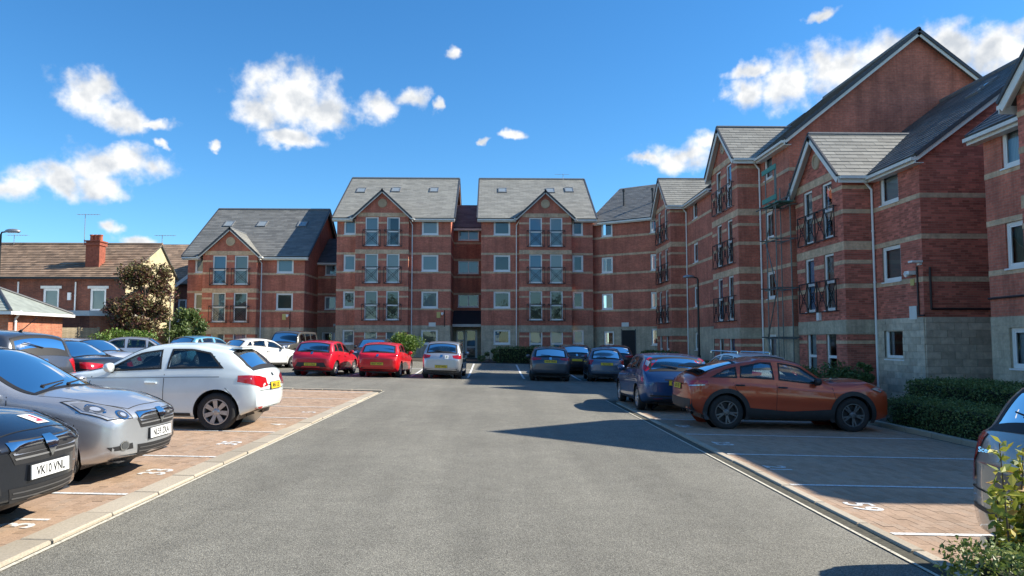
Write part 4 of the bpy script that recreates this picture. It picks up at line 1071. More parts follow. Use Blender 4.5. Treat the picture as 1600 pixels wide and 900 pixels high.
    # lamps, grilles, badges etc: (name, material, points, mirrored, offset)
    for nm, mt, pts, mir, off in lights:
        P3 = [c.P(t, yv, z) for t, yv, z in pts]
        o = c.patch(P3, off, .05).build(nm, mt, root, True)
        if nm == 'headlight':
            for sg in (1, -1): c.patch([Vector((p.x, sg*p.y, p.z)) for p in P3], off+.002, .05, ring=.010).build('lens_edge', 'seam', o)
        if mir: c.patch([Vector((p.x, -p.y, p.z)) for p in P3], off, .05).build(nm, mt, root, True)
    for sg in (1, -1):
        for d in doors: c.strip(d, .009, sg).build('door_seam', 'seam', root)
        for (t, z) in handles:
            p = c.side(t, z, sg, .012); h = MB(); h.box(p.x-.095, p.x+.095, p.y-.012, p.y+.016 if sg > 0 else p.y+.012, z-.016, z+.014)
            h.tube((p.x-.09, p.y+sg*.01, z), (p.x+.09, p.y+sg*.012, z), .016, n=8); h.build('door_handle', mcol or body, root)
        mt = mirror_t or c.cowl+.42
        p = c.side(mt, c.belt(mt)+.02, sg); mm = MB()
        prof = [(0, 0), (.05, .004), (.075, .03), (.08, .09), (.06, .13), (0, .15)]
        MX = Matrix.Translation((p.x+.05, p.y+sg*.10, p.z+.07)) @ Matrix.Rotation(rad(-90), 4, 'Y') @ Matrix.Diagonal((1.05, 1.35, .9, 1))
        mm.lathe([(.002, -.02), (.05, -.015), (.07, .02), (.075, .07), (.07, .1), (.002, .1)], 14, MX); o = mm.build('wing_mirror', mcol or body, root, True)
        mm = MB(); mm.tube((p.x, p.y-sg*.02, p.z), (p.x+.01, p.y+sg*.09, p.z+.03), .03, .025, 8); mm.build('mirror_stalk', 'plastic', o)
    # interior
    if detail:
        zf = c.belt(c.cowl+.6); it = MB(); xs = c.L/2
        it.box(xs-c.rend+.0, xs-c.cowl-.1, -c.hw*.8, c.hw*.8, .35, .42); it.build('cabin_floor', 'seat_cloth', root)
        it = MB(); it.box(xs-c.cowl-.42, xs-c.cowl-.04, -c.hw*.80, c.hw*.80, zf-.25, zf-.03); it.build('dashboard', 'plastic', root)
        sx = xs-c.cowl-1.15; zt = c.top(c.cowl+1.2)
        for yy in (.36, -.36):
            it = MB(); it.box(sx-.5, sx, yy-.24, yy+.24, .42, .6); it.prism([(sx-.42, yy-.23, .55), (sx-.56, yy-.2, zf+.18), (sx-.56, yy+.2, zf+.18), (sx-.42, yy+.23, .55)], (-.12, 0, .0)); it.prism([(sx-.58, yy-.12, zf+.2), (sx-.6, yy-.1, zf+.36), (sx-.6, yy+.1, zf+.36), (sx-.58, yy+.12, zf+.2)], (-.09, 0, 0)); it.build('seat', 'seat_cloth', root)
        it = MB(); rx = min(xs-c.rend+.55, sx-.9) if True else 0; rx = xs-c.rend+.35
        it.box(rx-.1, rx+.5, -c.hw*.72, c.hw*.72, .42, .58); it.prism([(rx, -c.hw*.7, .55), (rx-.14, -c.hw*.66, zf+.12), (rx-.14, c.hw*.66, zf+.12), (rx, c.hw*.7, .55)], (-.1, 0, 0)); it.build('rear_seat', 'seat_cloth', root)
        it = MB(); MS = Matrix.Translation((sx+.42, -.36, zf-.02)) @ Matrix.Rotation(rad(62), 4, 'Y')
        R = [MS @ Vector((.18*math.cos(a), .18*math.sin(a), 0)) for a in np.linspace(0, 2*math.pi, 15)]; it.path(R, .016, 6); it.tube(MS @ Vector((0, 0, 0)), MS @ Vector((0, 0, .25)), .05, n=8); it.build('steering_wheel', 'plastic', root)
    it = MB(); it.box(-c.L/2+.45, c.L/2-.4, -c.hw*.44, c.hw*.44, .17, .34); it.build('underbody', 'plastic', root)
    # plates with their writing
    for which in ('front', 'rear'):
        sp = front if which == 'front' else rear
        if not sp: continue
        txt, z, tilt = sp; sg = 1 if which == 'front' else -1
        h = c.bvh.ray_cast(Vector((sg*4, 0, z)), Vector((-sg, 0, 0)))[0]; px = h.x+sg*.008
        MP = Matrix.Translation((px, 0, z)) @ Matrix.Rotation(rad(90*sg), 4, 'Z') @ Matrix.Rotation(rad(90-tilt), 4, 'X')
        b = MB(); b.box(-.26, .26, -.0555, .0555, -.03, .006, MP); b.box(-.27, .27, -.064, .064, -.05, .002, MP)
        pl = MB(); pl.box(-.26, .26, -.0555, .0555, .0, .009, MP); o = pl.build('number_plate', 'plate_white' if which == 'front' else 'plate_yellow', root)
        fr = MB(); fr.box(-.268, .268, -.063, .063, -.06, .003, MP); fr.build('plate_holder', 'plastic', o)
        if txt:
            tx = link('plate_lettering', text_mesh(txt, .104, 'ink', .0008, .86), o); tx.matrix_local = MP @ Matrix.Translation((0, -.003, .0102))
    if extra: extra(root, c)
    if detail and not cladding: sill(root, c)
    return root

def hatch(L, W, H, wb, fo, wr, cowl=(1.05, .98), header=1.95, roofend=None, tail=None, nose=.70, beltf=.88, beltr=.98, rbot=None, **kw):
    cx, cz = cowl; re = roofend or L-.52; rb = rbot or L-.12; tz = tail or .95
    top = [(0, nose-.06), (.05, nose), (.22, nose+.08), (.55, nose+.17), (cx, cz), (header, H-.06), (header+.45, H-.005), (header+.8, H), (re-.3, H-.04), (re, H-.09), (rb, tz), (L-.05, tz-.10), (L, tz-.22)]
    belt = [(0, nose-.12), (.2, nose-.03), (.6, nose+.06), (cx, beltf-.03), (cx+.5, beltf), (re-.2, beltr), (rb, min(beltr, tz-.03)), (L, tz-.28)]
    return Car(L, W, wb, fo, wr, top, belt, cowl=cx+.03, header=header-.02, rend=re+.03, rbot=rb-.05, **kw)

# ---- front bumper furniture shared by the two small hatchbacks with the wide chrome bar
plain('lamp_surround', (.20, .21, .22), .2, metal=.7); plain('lamp_inner', (.34, .35, .37), .25, metal=.5, coat=1); plain('lamp_pale', (.75, .77, .80), .08, metal=.6, coat=1)  # last one: pale metal for the headlamp bowl centres
def circ(t, y, z, r): return [(t+r*.35*math.sin(a)-r*.3*math.cos(a), y+r*math.cos(a), z+r*math.sin(a)) for a in np.linspace(0, 2*math.pi, 11)[:-1]]
def corsa_lights():
    return [('headlight', 'lamp_clear', [(.06, .47, .655), (.16, .72, .665), (.42, .83, .80), (.70, .82, .93), (.50, .70, .92), (.16, .50, .80)], True, .004),
            ('lamp_surround', 'lamp_inner', [(.09, .50, .68), (.17, .69, .69), (.42, .805, .81), (.60, .80, .895), (.46, .70, .895), (.18, .53, .785)], True, .007),
            *[('headlight_bowl', mt, circ(t, y, z, r), True, o) for t, y, z, r, in_ in ((.38, .745, .815, .07, 0), (.18, .60, .735, .06, 0)) for mt, r, o in (('chrome', r, .012), ('lamp_surround', r*.74, .016), ('lamp_pale', r*.42, .020))],
            ('grille', 'plastic', [(0, -.40, .60), (0, .40, .60), (0, .46, .70), (0, .40, .785), (0, -.40, .785), (0, -.46, .70)], False, .004),
            ('chrome_bar', 'chrome', [(0, -.45, .715), (0, .45, .715), (0, .44, .775), (0, -.44, .775)], False, .012),
            ('grille_slat', 'alloy', [(0, -.42, .675), (0, .42, .675), (0, .43, .692), (0, -.43, .692)], False, .010),
            ('grille_slat', 'alloy', [(0, -.40, .635), (0, .40, .635), (0, .41, .650), (0, -.41, .650)], False, .010),
            ('badge', 'chrome', [(0, -.09, .735), (0, 0, .62), (0, .09, .735), (0, .055, .80), (0, -.055, .80)], False, .022),
            ('lower_grille', 'plastic', [(0, -.40, .30), (0, .40, .30), (0, .44, .42), (0, -.44, .42)], False, .004),
            ('grille_slat', 'alloy_dark', [(0, -.40, .335), (0, .40, .335), (0, .40, .347), (0, -.40, .347)], False, .010),
            ('grille_slat', 'alloy_dark', [(0, -.40, .375), (0, .40, .375), (0, .40, .387), (0, -.40, .387)], False, .010),
            ('fog_surround', 'plastic', [(.04, .47, .385), (.12, .70, .385), (.13, .74, .425), (.04, .49, .45)], True, .004),
            ('fog_ring', 'chrome', circ(.09, .60, .41, .052), True, .012), ('fog_lamp', 'lamp_surround', circ(.09, .60, .41, .04), True, .016),
            ('front_splitter', 'plastic', [(0, -.62, .235), (0, .62, .235), (0, .66, .275), (0, -.66, .275)], False, .004),
            ('tail_light', 'lamp_red', [(3.78, .80, .86), (3.95, .72, .86), (3.80, .70, 1.22), (3.66, .74, 1.22)], True, .006)]
def wipers(root, c):
    bonnet(root, c)
    for y0, y1 in ((-.55, .05), (-.05, .5)):
        m = MB(); a = c.P(c.cowl+.03, y0, c.top(c.cowl)+.03); b_ = c.P(c.cowl+.13, y1, c.top(c.cowl+.13)+.02); m.tube(a, b_, .011, .007, 6); m.tube(a+Vector((.03, 0, -.01)), a, .02, n=6); m.build('wiper', 'rubber', root)
def rear_wiper(root, c):
    t = c.rbot-.03; m = MB(); z = c.top(t); m.tube(c.P(t, 0, z)+Vector((-.02, 0, .01)), c.P(t-.05, .42, c.top(t-.05)-.01)+Vector((-.03, 0, .01)), .012, .007, 6); m.build('rear_wiper', 'rubber', root)
def learner(root, c):
    wipers(root, c)
    q = c.patch([c.P(.20, .14, .86), c.P(.20, .33, .86), c.P(.39, .33, .92), c.P(.39, .14, .92)], .004, .05); o = q.build('learner_plate', 'plate_white', root)
    for pts in ([(.21, .19), (.21, .285), (.24, .285), (.24, .19)], [(.21, .255), (.21, .285), (.345, .285), (.345, .255)]):
        c.patch([c.P(t+.02, y, .88) for t, y in pts], .008, .04).build('learner_letter', 'learner_red', o)
def door5(t0, t1, t2, z0, zb): return [[(t0, z0+.02), (t0-.02, z0+.25), (t0+.06, zb)], [(t1, zb), (t1+.01, z0)], [(t2, zb), (t2-.06, z0+.42), (t2-.28, z0+.2), (t2-.34, z0)]]
def door3(t0, t1, z0, zb): return [[(t0, z0+.02), (t0-.02, z0+.3), (t0+.06, zb)], [(t1, zb), (t1, z0+.25), (t1-.08, z0)]]
cor = lambda: hatch(4.0, 1.72, 1.49, 2.51, .82, .305, cowl=(1.02, 1.01), header=1.98, roofend=3.5, tail=.96, nose=.79, beltf=.93, beltr=1.03, bowf=.26)
cw = [(1.50, 2.28, .055, .03, 0, .05), (2.36, 3.42, .06, .03, .02, .28)]
make_car('black hatchback with a red L on its bonnet and white plate', (-5.72, 6.35), 0, cor(), 'paint_black', cw, front=('VK10 VNL', .52, 4), lights=corsa_lights(), doors=door3(1.22, 2.45, .27, .94), handles=[(2.32, .84)], extra=learner)
make_car('silver hatchback in bay 33 facing the tarmac with clear swept headlamps', (-5.92, 8.85), 0, cor(), 'paint_silver', cw, front=('NL59 ZKA', .52, 4), lights=corsa_lights(), doors=door3(1.22, 2.45, .27, .94), handles=[(2.32, .84)], extra=wipers)
a1 = hatch(3.96, 1.74, 1.42, 2.47, .80, .31, cowl=(1.12, .95), header=2.0, roofend=3.42, tail=.98, nose=.68, beltf=.90, beltr=.985, rbot=3.84, crown=.055)
def a1x(root, c):
    for sg in (1, -1): c.strip([(3.40, .70), (3.52, .58), (3.50, .44)], .008, sg).build('bumper_seam', 'seam', root)
    c.patch([c.P(3.96, -.66, .655), c.P(3.96, .66, .655), c.P(3.96, .66, .664), c.P(3.96, -.66, .664)], .004).build('tailgate_seam', 'seam', root)
    c.patch([c.P(3.9, -.04, .88), c.P(3.9, .04, .88), c.P(3.9, .04, .93), c.P(3.9, -.04, .93)], .01).build('badge', 'chrome', root)
    for sg in (1, -1):
        c.strip([(.9, .80), (2.0, .835), (3.3, .875)], .016, sg, .002).build('crease_shade', 'crease_grey', root)  # grey strip puts the shade of the body crease into colour
    m = MB(); m.box(-c.L/2+.42, -c.L/2+.60, -.52, .52, 1.325, 1.352); m.build('roof_spoiler', 'paint_white', root)
    c.patch([c.P(3.96, -.60, .25), c.P(3.96, .60, .25), c.P(3.96, .66, .36), c.P(3.96, -.66, .36)], .006).build('rear_diffuser', 'plastic', root)
plain('crease_grey', (.30, .34, .36), .5)
make_car('pale white three door hatchback with red tail lamps reversed toward the tarmac', (-6.12, 13.75), 180, a1, 'paint_white', [(1.50, 2.36, .05, .025, 0, .04), (2.44, 3.36, .05, .025, .03, .26)], style=(7, 'plain'), rear=('MF61 LOJ', .72, 8),
    lights=[('tail_light', 'lamp_red', [(3.60, .83, .80), (3.94, .62, .70), (3.96, .40, .72), (3.96, .40, .86), (3.90, .60, .90), (3.62, .83, .905)], True, .006), ('fog_reflector', 'lamp_red', [(3.90, .70, .36), (3.95, .52, .36), (3.95, .52, .40), (3.9, .70, .40)], True, .008), ('headlight', 'lamp_clear', [(.06, .50, .60), (.2, .78, .63), (.5, .81, .76), (.2, .55, .72)], True, .004)],
    doors=door3(1.22, 2.42, .25, .90), handles=[(2.22, .76)], sc=1.06, extra=a1x)
# copper crossover
c4 = hatch(4.36, 1.80, 1.52, 2.67, .88, .358, cowl=(1.22, 1.07), header=2.0, roofend=3.30, tail=1.15, nose=.92, beltf=.95, beltr=1.05, rbot=4.16, low=[(0, .30), (.35, .24), (1.2, .23), (3.4, .23), (4.0, .28), (4.36, .40)])
def c4x(root, c):
    bonnet(root, c, .2, .5)
    for sg in (1, -1):
        for z0, z1, t0, t1 in ((.25, .46, 1.30, 3.12),):
            V = MB(); R = []; n = 7
            for t in np.linspace(t0, t1, 20):
                zt = z1-.05+.12*abs((t-t0)/(t1-t0)-.5)
                R += [c.side(t, z0+(zt-z0)*k/(n-1), sg, .010) for k in range(n)]
            V.add(R, [(n*i+k, n*i+k+1, n*i+n+k+1, n*i+n+k) for i in range(19) for k in range(n-1)]); V.build('sill_cladding', 'plastic', root, True)
    c.patch([c.P(4.36, -.78, .36), c.P(4.36, .78, .36), c.P(4.36, .80, .62), c.P(4.36, -.80, .62)], .008).build('rear_bumper_cladding', 'plastic', root, True)
    m = MB(); xs = c.L/2; z = c.top(4.02)
    m.prism([(xs-3.93, -.66, z+.10), (xs-3.93, .66, z+.10), (xs-4.20, .62, z+.045), (xs-4.20, -.62, z+.045)], (0, 0, .03)); m.build('tail_spoiler', 'plastic', root)
    c.patch([c.P(4.3, .45, .42), c.P(4.3, .7, .44), c.P(4.3, .7, .47), c.P(4.3, .45, .45)], .014).build('chrome_trim', 'chrome', root)
make_car('copper orange crossover with dark alloy wheels parked across bay 24', (6.02, 15.65), 0, c4, 'paint_copper', [(1.62, 2.46, .055, .03, 0, .03), (2.54, 3.28, .06, .03, .03, .04), (3.33, 3.90, .05, .02, .0, .34)], style=(5, 'split'), rim='alloy_dark', cladding=.09, arch=.05, mcol='plastic',
    rear=('LU21 CFU', .86, 6), lights=[('tail_light', 'lamp_red', [(3.94, .86, .92), (4.30, .64, .88), (4.34, .50, .90), (4.34, .5, .97), (4.2, .72, 1.0), (3.96, .85, 1.01)], True, .008), ('tail_light_bar', 'lamp_clear', [(4.02, .855, .905), (4.28, .66, .885), (4.28, .66, .905), (4.02, .855, .93)], True, .014), ('headlight', 'lamp_clear', [(.08, .55, .80), (.22, .83, .82), (.5, .86, .91), (.25, .7, .88)], True, .005), ('grille', 'plastic', [(0, -.6, .35), (0, .6, .35), (0, .66, .62), (0, -.66, .62)], False, .005)],
    doors=door5(1.28, 2.50, 3.42, .42, .98), handles=[(2.38, .90), (3.28, .93)], extra=c4x, sc=.965)
# blue family hatchback
def focus_l(L): return [('tail_light', 'lamp_red', [(L-.42, .74, 1.02), (L-.20, .72, .98), (L-.36, .62, 1.34), (L-.56, .64, 1.36)], True, .008), ('tail_light_white', 'lamp_clear', [(L-.40, .725, 1.14), (L-.30, .70, 1.12), (L-.37, .66, 1.25), (L-.48, .68, 1.26)], True, .014), ('reflector', 'lamp_red', [(L-.05, .62, .34), (L-.02, .40, .34), (L-.02, .40, .38), (L-.05, .62, .38)], True, .008), ('bumper_strip', 'plastic', [(L, -.7, .40), (L, .7, .40), (L, .72, .44), (L, -.72, .44)], False, .006), ('number_recess', 'seam', [(L, -.36, .80), (L, .36, .80), (L, .36, .83), (L, -.36, .83)], False, .006)]
fo = hatch(4.34, 1.84, 1.46, 2.64, .86, .315, cowl=(1.2, .99), header=2.1, roofend=3.86, tail=1.0, nose=.72, beltf=.92, beltr=1.02, rbot=4.20)
make_car('blue five door hatchback with tall pillar tail lamps behind the copper crossover', (4.55, 20.15), 90, fo, 'paint_blue', [(1.62, 2.44, .055, .03, 0, .03), (2.52, 3.22, .055, .03, .02, .02), (3.27, 3.68, .055, .03, 0, .12)], rear=('EK06 VGD', .74, 5), lights=focus_l(4.34), doors=door5(1.32, 2.48, 3.35, .26, .92), handles=[(2.38, .85), (3.22, .88)], extra=rear_wiper, style=(7, 'plain'))
# row in front of the building
p3 = hatch(4.28, 1.82, 1.50, 2.61, .92, .315, cowl=(1.25, 1.0), header=2.15, roofend=3.72, tail=.98, nose=.70, beltf=.92, beltr=1.02, rbot=4.10)
def hl(L, z0=.86, z1=1.0, y0=.42, y1=.84, mat='lamp_red'): return [('tail_light', mat, [(L-.30, y1, z0), (L-.06, y1*.86, z0-.02), (L, y0, z0+.02), (L, y0, z1-.03), (L-.08, y1*.86, z1), (L-.32, y1, z1+.02)], True, .008), ('bumper_strip', 'plastic', [(L, -.62, .30), (L, .62, .30), (L, .68, .42), (L, -.68, .42)], False, .006), ('headlight', 'lamp_clear', [(.08, .5, .64), (.2, .76, .66), (.5, .82, .80), (.25, .6, .78)], True, .004), ('badge', 'chrome', [(L, -.05, z1-.10), (L, .05, z1-.10), (L, .05, z1), (L, -.05, z1)], False, .012)]
W5 = lambda c: [(c.cowl+.42, c.cowl+1.22, .055, .03, 0, .03), (c.cowl+1.30, c.cowl+2.02, .055, .03, .02, .04), (c.cowl+2.07, c.rend+.02, .055, .03, 0, .20)]
D5 = lambda c: door5(c.cowl+.10, c.cowl+1.26, c.cowl+2.12, .27, .92)
H5 = lambda c: [(c.cowl+1.16, .84), (c.cowl+1.98, .87)]
make_car('crimson red hatchback with wide dark rear bumper beside the grey boxy off-roader', (-7.35, 33.0), 84, p3, 'paint_red', W5(p3), rear=('WJ12 OXG', .50, 3), lights=hl(4.28, .90, 1.02, .58)+[('rear_diffuser', 'plastic', [(4.28, -.7, .34), (4.28, .7, .34), (4.28, .56, .58), (4.28, -.56, .58)], False, .006)], doors=D5(p3), handles=H5(p3), extra=rear_wiper)
as_ = hatch(4.37, 1.81, 1.48, 2.66, .90, .325, cowl=(1.3, .98), header=2.2, roofend=3.75, tail=1.02, nose=.70, beltf=.92, beltr=1.05, rbot=4.14)
make_car('bright red hatchback with slim tail lamps next to the silver mini people carrier', (-4.75, 33.3), 87, as_, 'paint_red2', W5(as_), rear=('BK67 HGW', .58, 3), lights=hl(4.37, .90, .98, .40), doors=D5(as_), handles=H5(as_), extra=rear_wiper)
mo = hatch(3.85, 1.71, 1.59, 2.48, .72, .30, cowl=(.92, 1.05), header=1.75, roofend=3.30, tail=1.06, nose=.74, beltf=.97, beltr=1.06, rbot=3.70, tum=.24)
def modx(root, c):
    rear_wiper(root, c); c.patch([c.P(3.85, -.30, .84), c.P(3.85, -.14, .84), c.P(3.85, -.14, .99), c.P(3.85, -.30, .99)], .012).build('sticker', 'plate_white', root)
    h = c.bvh.ray_cast(Vector((-4, -.22, .92)), Vector((1, 0, 0)))[0]
    t = link('sticker_letter', text_mesh('P', .14, 'learner_green', .0006), root); t.matrix_local = Matrix.Translation((h.x-.03, -.22, .915)) @ Matrix.Rotation(rad(-90), 4, 'Z') @ Matrix.Rotation(rad(86), 4, 'X')
plain('learner_green', (.02, .18, .10), .5)
make_car('silver mini people carrier with a green P sticker on its tailgate', (-2.12, 33.2), 88, mo, 'paint_silver', W5(mo), rear=('KY57 WFN', .52, 3), lights=hl(3.85, .86, 1.02, .52), doors=D5(mo), handles=H5(mo), extra=modx)
fi = hatch(4.04, 1.74, 1.47, 2.49, .84, .31, cowl=(1.1, .99), header=1.95, roofend=3.45, tail=1.0, nose=.70, beltf=.92, beltr=1.05, rbot=3.86)
make_car('charcoal hatchback with wrapped red lamps in front of the green hedge', (2.50, 33.2), 88, fi, 'paint_grey', W5(fi), rear=('YE18 VWN', .84, 6), lights=hl(4.04, .90, 1.02, .50), doors=D5(fi), handles=H5(fi), extra=rear_wiper)
f5 = hatch(3.55, 1.63, 1.49, 2.30, .68, .29, cowl=(.92, 1.0), header=1.62, roofend=2.86, tail=.98, nose=.72, beltf=.94, beltr=.98, rbot=3.28, tum=.34, crown=.07, bowr=.18)
make_car('small grey blue rounded city car with chrome bumper strip', (4.98, 33.4), 87, f5, 'paint_fiat', [(1.30, 2.02, .055, .03, 0, .03), (2.10, 2.86, .055, .03, .02, .30)], rear=('VJ10 DSU', .78, 8), lights=[('tail_light', 'lamp_red', [(3.30, .72, .74), (3.46, .60, .74), (3.42, .58, .95), (3.28, .70, .95)], True, .008), ('chrome_strip', 'chrome', [(3.55, -.66, .47), (3.55, .66, .47), (3.55, .66, .505), (3.55, -.66, .505)], False, .012)], doors=door3(1.05, 2.06, .25, .93), handles=[(1.94, .80)], extra=rear_wiper)
g = lambda **k: hatch(4.1, 1.76, 1.48, 2.5, .84, .31, cowl=(1.1, 1.0), header=1.95, roofend=3.5, tail=1.0, nose=.72, beltf=.92, beltr=1.03, rbot=3.92, **k)
c = g(); make_car('near black hatchback tucked behind the small grey blue city car', (4.1, 38.6), 92, c, 'paint_dark', W5(c), rear=(None, .7, 5), lights=hl(4.1), doors=D5(c), handles=H5(c))
c = g(); make_car('dark maroon black hatchback between the charcoal hatchback and the hedge', (6.3, 39.2), 90, c, 'paint_dark', W5(c), rear=(None, .7, 5), lights=hl(4.1), doors=D5(c))
c = g(); make_car('black hatchback facing the two red hatchbacks, glimpsed in the gap between them', (-6.45, 40.2), -90, c, 'paint_dark', W5(c), front=(None, .5, 3), lights=hl(4.1))
c = hatch(4.3, 1.8, 1.5, 2.6, .9, .32, cowl=(1.2, 1.0), header=2.1, roofend=3.7, tail=1.0, rbot=4.1)
def bars(root, c):
    for y in (-.52, .52): m = MB(); m.tube((.7, y, 1.52), (-1.0, y, 1.52), .02, n=8); m.tube((.7, y, 1.45), (.7, y, 1.52), .02, n=6); m.tube((-1, y, 1.45), (-1, y, 1.52), .02, n=6); m.build('roof_rail', 'chrome', root)
make_car('white car of which only the roof with rails shows over the copper crossover', (7.6, 22.9), 100, c, 'paint_purewhite', W5(c), lights=hl(4.3), extra=bars)
# silver grey people carrier at the edge of the hedge
sc_ = hatch(4.36, 1.84, 1.62, 2.70, .86, .33, cowl=(1.05, 1.10), header=1.95, roofend=3.86, tail=1.12, nose=.76, beltf=1.0, beltr=1.10, rbot=4.22, tum=.22, bowr=.22, low=[(0, .3), (.4, .22), (1.2, .2), (3.4, .22), (4.0, .26), (4.36, .34)])
def scx(root, c):
    rear_wiper(root, c)
    m = MB(); m.tube((-c.L/2+.22, .52, .27), (-c.L/2+.04, .52, .27), .045, n=14); m.build('exhaust', 'chrome', root)
    h = c.bvh.ray_cast(Vector((-4, .50, .98)), Vector((1, 0, 0)))[0]
    t = link('badge_lettering', text_mesh('Scenic', .055, 'chrome', .003), root); t.matrix_local = Matrix.Translation((h.x-.012, .50, .98)) @ Matrix.Rotation(rad(-68), 4, 'Z') @ Matrix.Rotation(rad(82), 4, 'X')
    for z0, z1, w, mt in ((.655, .668, .84, 'seam'), (.50, .535, .80, 'plastic'), (.30, .335, .72, 'plastic')):
        c.patch([c.P(4.36, -w, z0), c.P(4.36, w, z0), c.P(4.36, w, z1), c.P(4.36, -w, z1)], .006).build('bumper_strip', mt, root)
    for sg in (1, -1): c.patch([c.P(4.34, sg*.655, .66), c.P(4.34, sg*.665, .66), c.P(4.24, sg*.655, 1.10), c.P(4.24, sg*.645, 1.10)], .006).build('tailgate_seam', 'seam', root)
    c.patch([c.P(4.36, -.34, .72), c.P(4.36, .34, .72), c.P(4.34, .32, .88), c.P(4.34, -.32, .88)], .004).build('plate_recess', 'alloy_dark', root)
make_car('bronze silver people carrier with tall red lamp beside the leafy shrub', (5.72, 5.05), 0, sc_, 'paint_bronze', [(1.5, 2.4, .055, .03, 0, .03), (2.48, 3.25, .055, .03, .02, .03), (3.32, 3.92, .055, .03, 0, .14)], lights=[('tail_light', 'lamp_red', [(4.02, .88, .70), (4.33, .70, .70), (4.30, .66, 1.00), (4.24, .66, 1.10), (4.00, .85, 1.10)], True, .01)], doors=D5(sc_), handles=H5(sc_), extra=scx, sc=.955)
# cars at the far left
mp = hatch(4.25, 1.78, 1.64, 2.65, .85, .32, cowl=(1.05, 1.10), header=1.85, roofend=3.92, tail=1.10, nose=.78, beltf=1.02, beltr=1.10, rbot=4.16, tum=.2)
def aer(root, c):
    rear_wiper(root, c); m = MB(); m.tube((-c.L/2+.75, 0, 1.60), (-c.L/2+.35, 0, 1.90), .008, n=6); m.tube((-c.L/2+.8, 0, 1.58), (-c.L/2+.7, 0, 1.64), .025, n=6); m.build('aerial', 'rubber', root)
    c.patch([c.P(4.25, -.06, .88), c.P(4.25, 0, .79), c.P(4.25, .06, .88), c.P(4.25, 0, .98)], .014).build('badge', 'chrome', root)
make_car('dark grey tall estate with roof aerial behind the silver hatchback', (-11.0, 15.6), 166, mp, 'paint_grey', W5(mp), rear=(None, .6, 4), lights=hl(4.25, .80, 1.08, .70), doors=D5(mp), handles=H5(mp), extra=aer)
sal = Car(4.6, 1.80, 2.75, .88, .32, [(0, .60), (.05, .70), (.5, .86), (1.3, .98), (2.2, 1.38), (2.7, 1.44), (3.2, 1.40), (4.05, 1.06), (4.45, 1.02), (4.56, .92), (4.6, .74)], [(0, .56), (.5, .78), (1.4, .90), (3.8, .99), (4.4, .94), (4.6, .68)], cowl=1.33, header=2.18, rend=3.25, rbot=4.0)
sw = [(1.75, 2.5, .05, .03, 0, .03), (2.58, 3.3, .05, .03, .02, .05), (3.36, 3.75, .04, .02, 0, .15)]
make_car('dark saloon with red tail lamp beyond the pale white hatchback', (-11.4, 18.6), 170, sal, 'paint_dark', sw, rear=(None, .7, 4), lights=hl(4.6, .78, .92, .45))  # tail lamps are plain red lenses, unlit
sal2 = Car(4.5, 1.78, 2.7, .88, .32, [(0, .60), (.05, .70), (.5, .86), (1.2, .98), (2.05, 1.40), (2.6, 1.46), (3.3, 1.42), (4.0, 1.08), (4.35, 1.04), (4.46, .92), (4.5, .74)], [(0, .56), (.5, .78), (1.4, .90), (3.8, .99), (4.3, .94), (4.5, .68)], cowl=1.23, header=2.03, rend=3.35, rbot=3.95)
make_car('light silver saloon in front of the round green bush', (-15.6, 31.5), 195, sal2, 'paint_silver', sw, lights=hl(4.5, .78, .92, .45))
sal3 = Car(4.5, 1.78, 2.7, .88, .32, [(0, .60), (.05, .70), (.5, .86), (1.2, .98), (2.05, 1.38), (2.6, 1.43), (3.3, 1.40), (4.0, 1.08), (4.35, 1.04), (4.46, .92), (4.5, .74)], [(0, .56), (.5, .78), (1.4, .90), (3.8, .99), (4.3, .94), (4.5, .68)], cowl=1.23, header=2.03, rend=3.35, rbot=3.95)
make_car('silver blue saloon parked between the dark grey estate and the fence', (-13.0, 22.5), 172, sal3, 'paint_silver', sw, lights=hl(4.5, .78, .92, .45))
c = g(); make_car('light blue hatchback with dark roof in front of the three storey block', (-14.3, 37.4), 65, c, 'paint_lightblue', W5(c), lights=hl(4.1))
cl = hatch(4.06, 1.73, 1.45, 2.59, .80, .31, cowl=(1.1, .98), header=1.95, roofend=3.45, tail=1.0, nose=.72, beltf=.93, beltr=1.06, rbot=3.88)
make_car('white five door hatchback next to the grey boxy off-roader', (-11.3, 36.6), 52, cl, 'paint_purewhite', W5(cl), style=(5, 'plain'), rear=(None, .62, 4), lights=hl(4.06, .88, 1.0, .56), doors=D5(cl), handles=H5(cl), extra=rear_wiper)
sv = Car(4.6, 1.95, 2.8, .85, .38, [(0, .80), (.05, .98), (.3, 1.08), (1.2, 1.14), (1.65, 1.72), (2.0, 1.84), (3.0, 1.86), (4.2, 1.84), (4.42, 1.76), (4.56, 1.15), (4.6, .8)], [(0, .78), (.3, 1.0), (1.2, 1.08), (4.4, 1.12), (4.6, .76)], low=[(0, .42), (.5, .34), (4.0, .34), (4.6, .45)], cowl=1.25, header=1.66, rend=4.44, rbot=4.54, tum=.12, bowf=.10, bowr=.05)
make_car('grey boxy off-roader with black roof against the three storey block', (-11.6, 42.6), -100, sv, 'paint_beige', [(1.7, 2.4, .09, .03, 0, .0), (2.48, 3.2, .09, .03, 0, 0), (3.3, 4.2, .09, .03, 0, .05)], glassm='car_glass_dark', sc=.92, lights=[('headlight', 'lamp_clear', [(.0, .60, .86), (.02, .84, .86), (.02, .84, 1.0), (0, .60, 1.0)], True, .006), ('roof_panel', 'paint_dark', [(2.05, -.78, 1.86), (2.05, .78, 1.86), (4.2, .78, 1.86), (4.2, -.78, 1.86)], False, .006)])
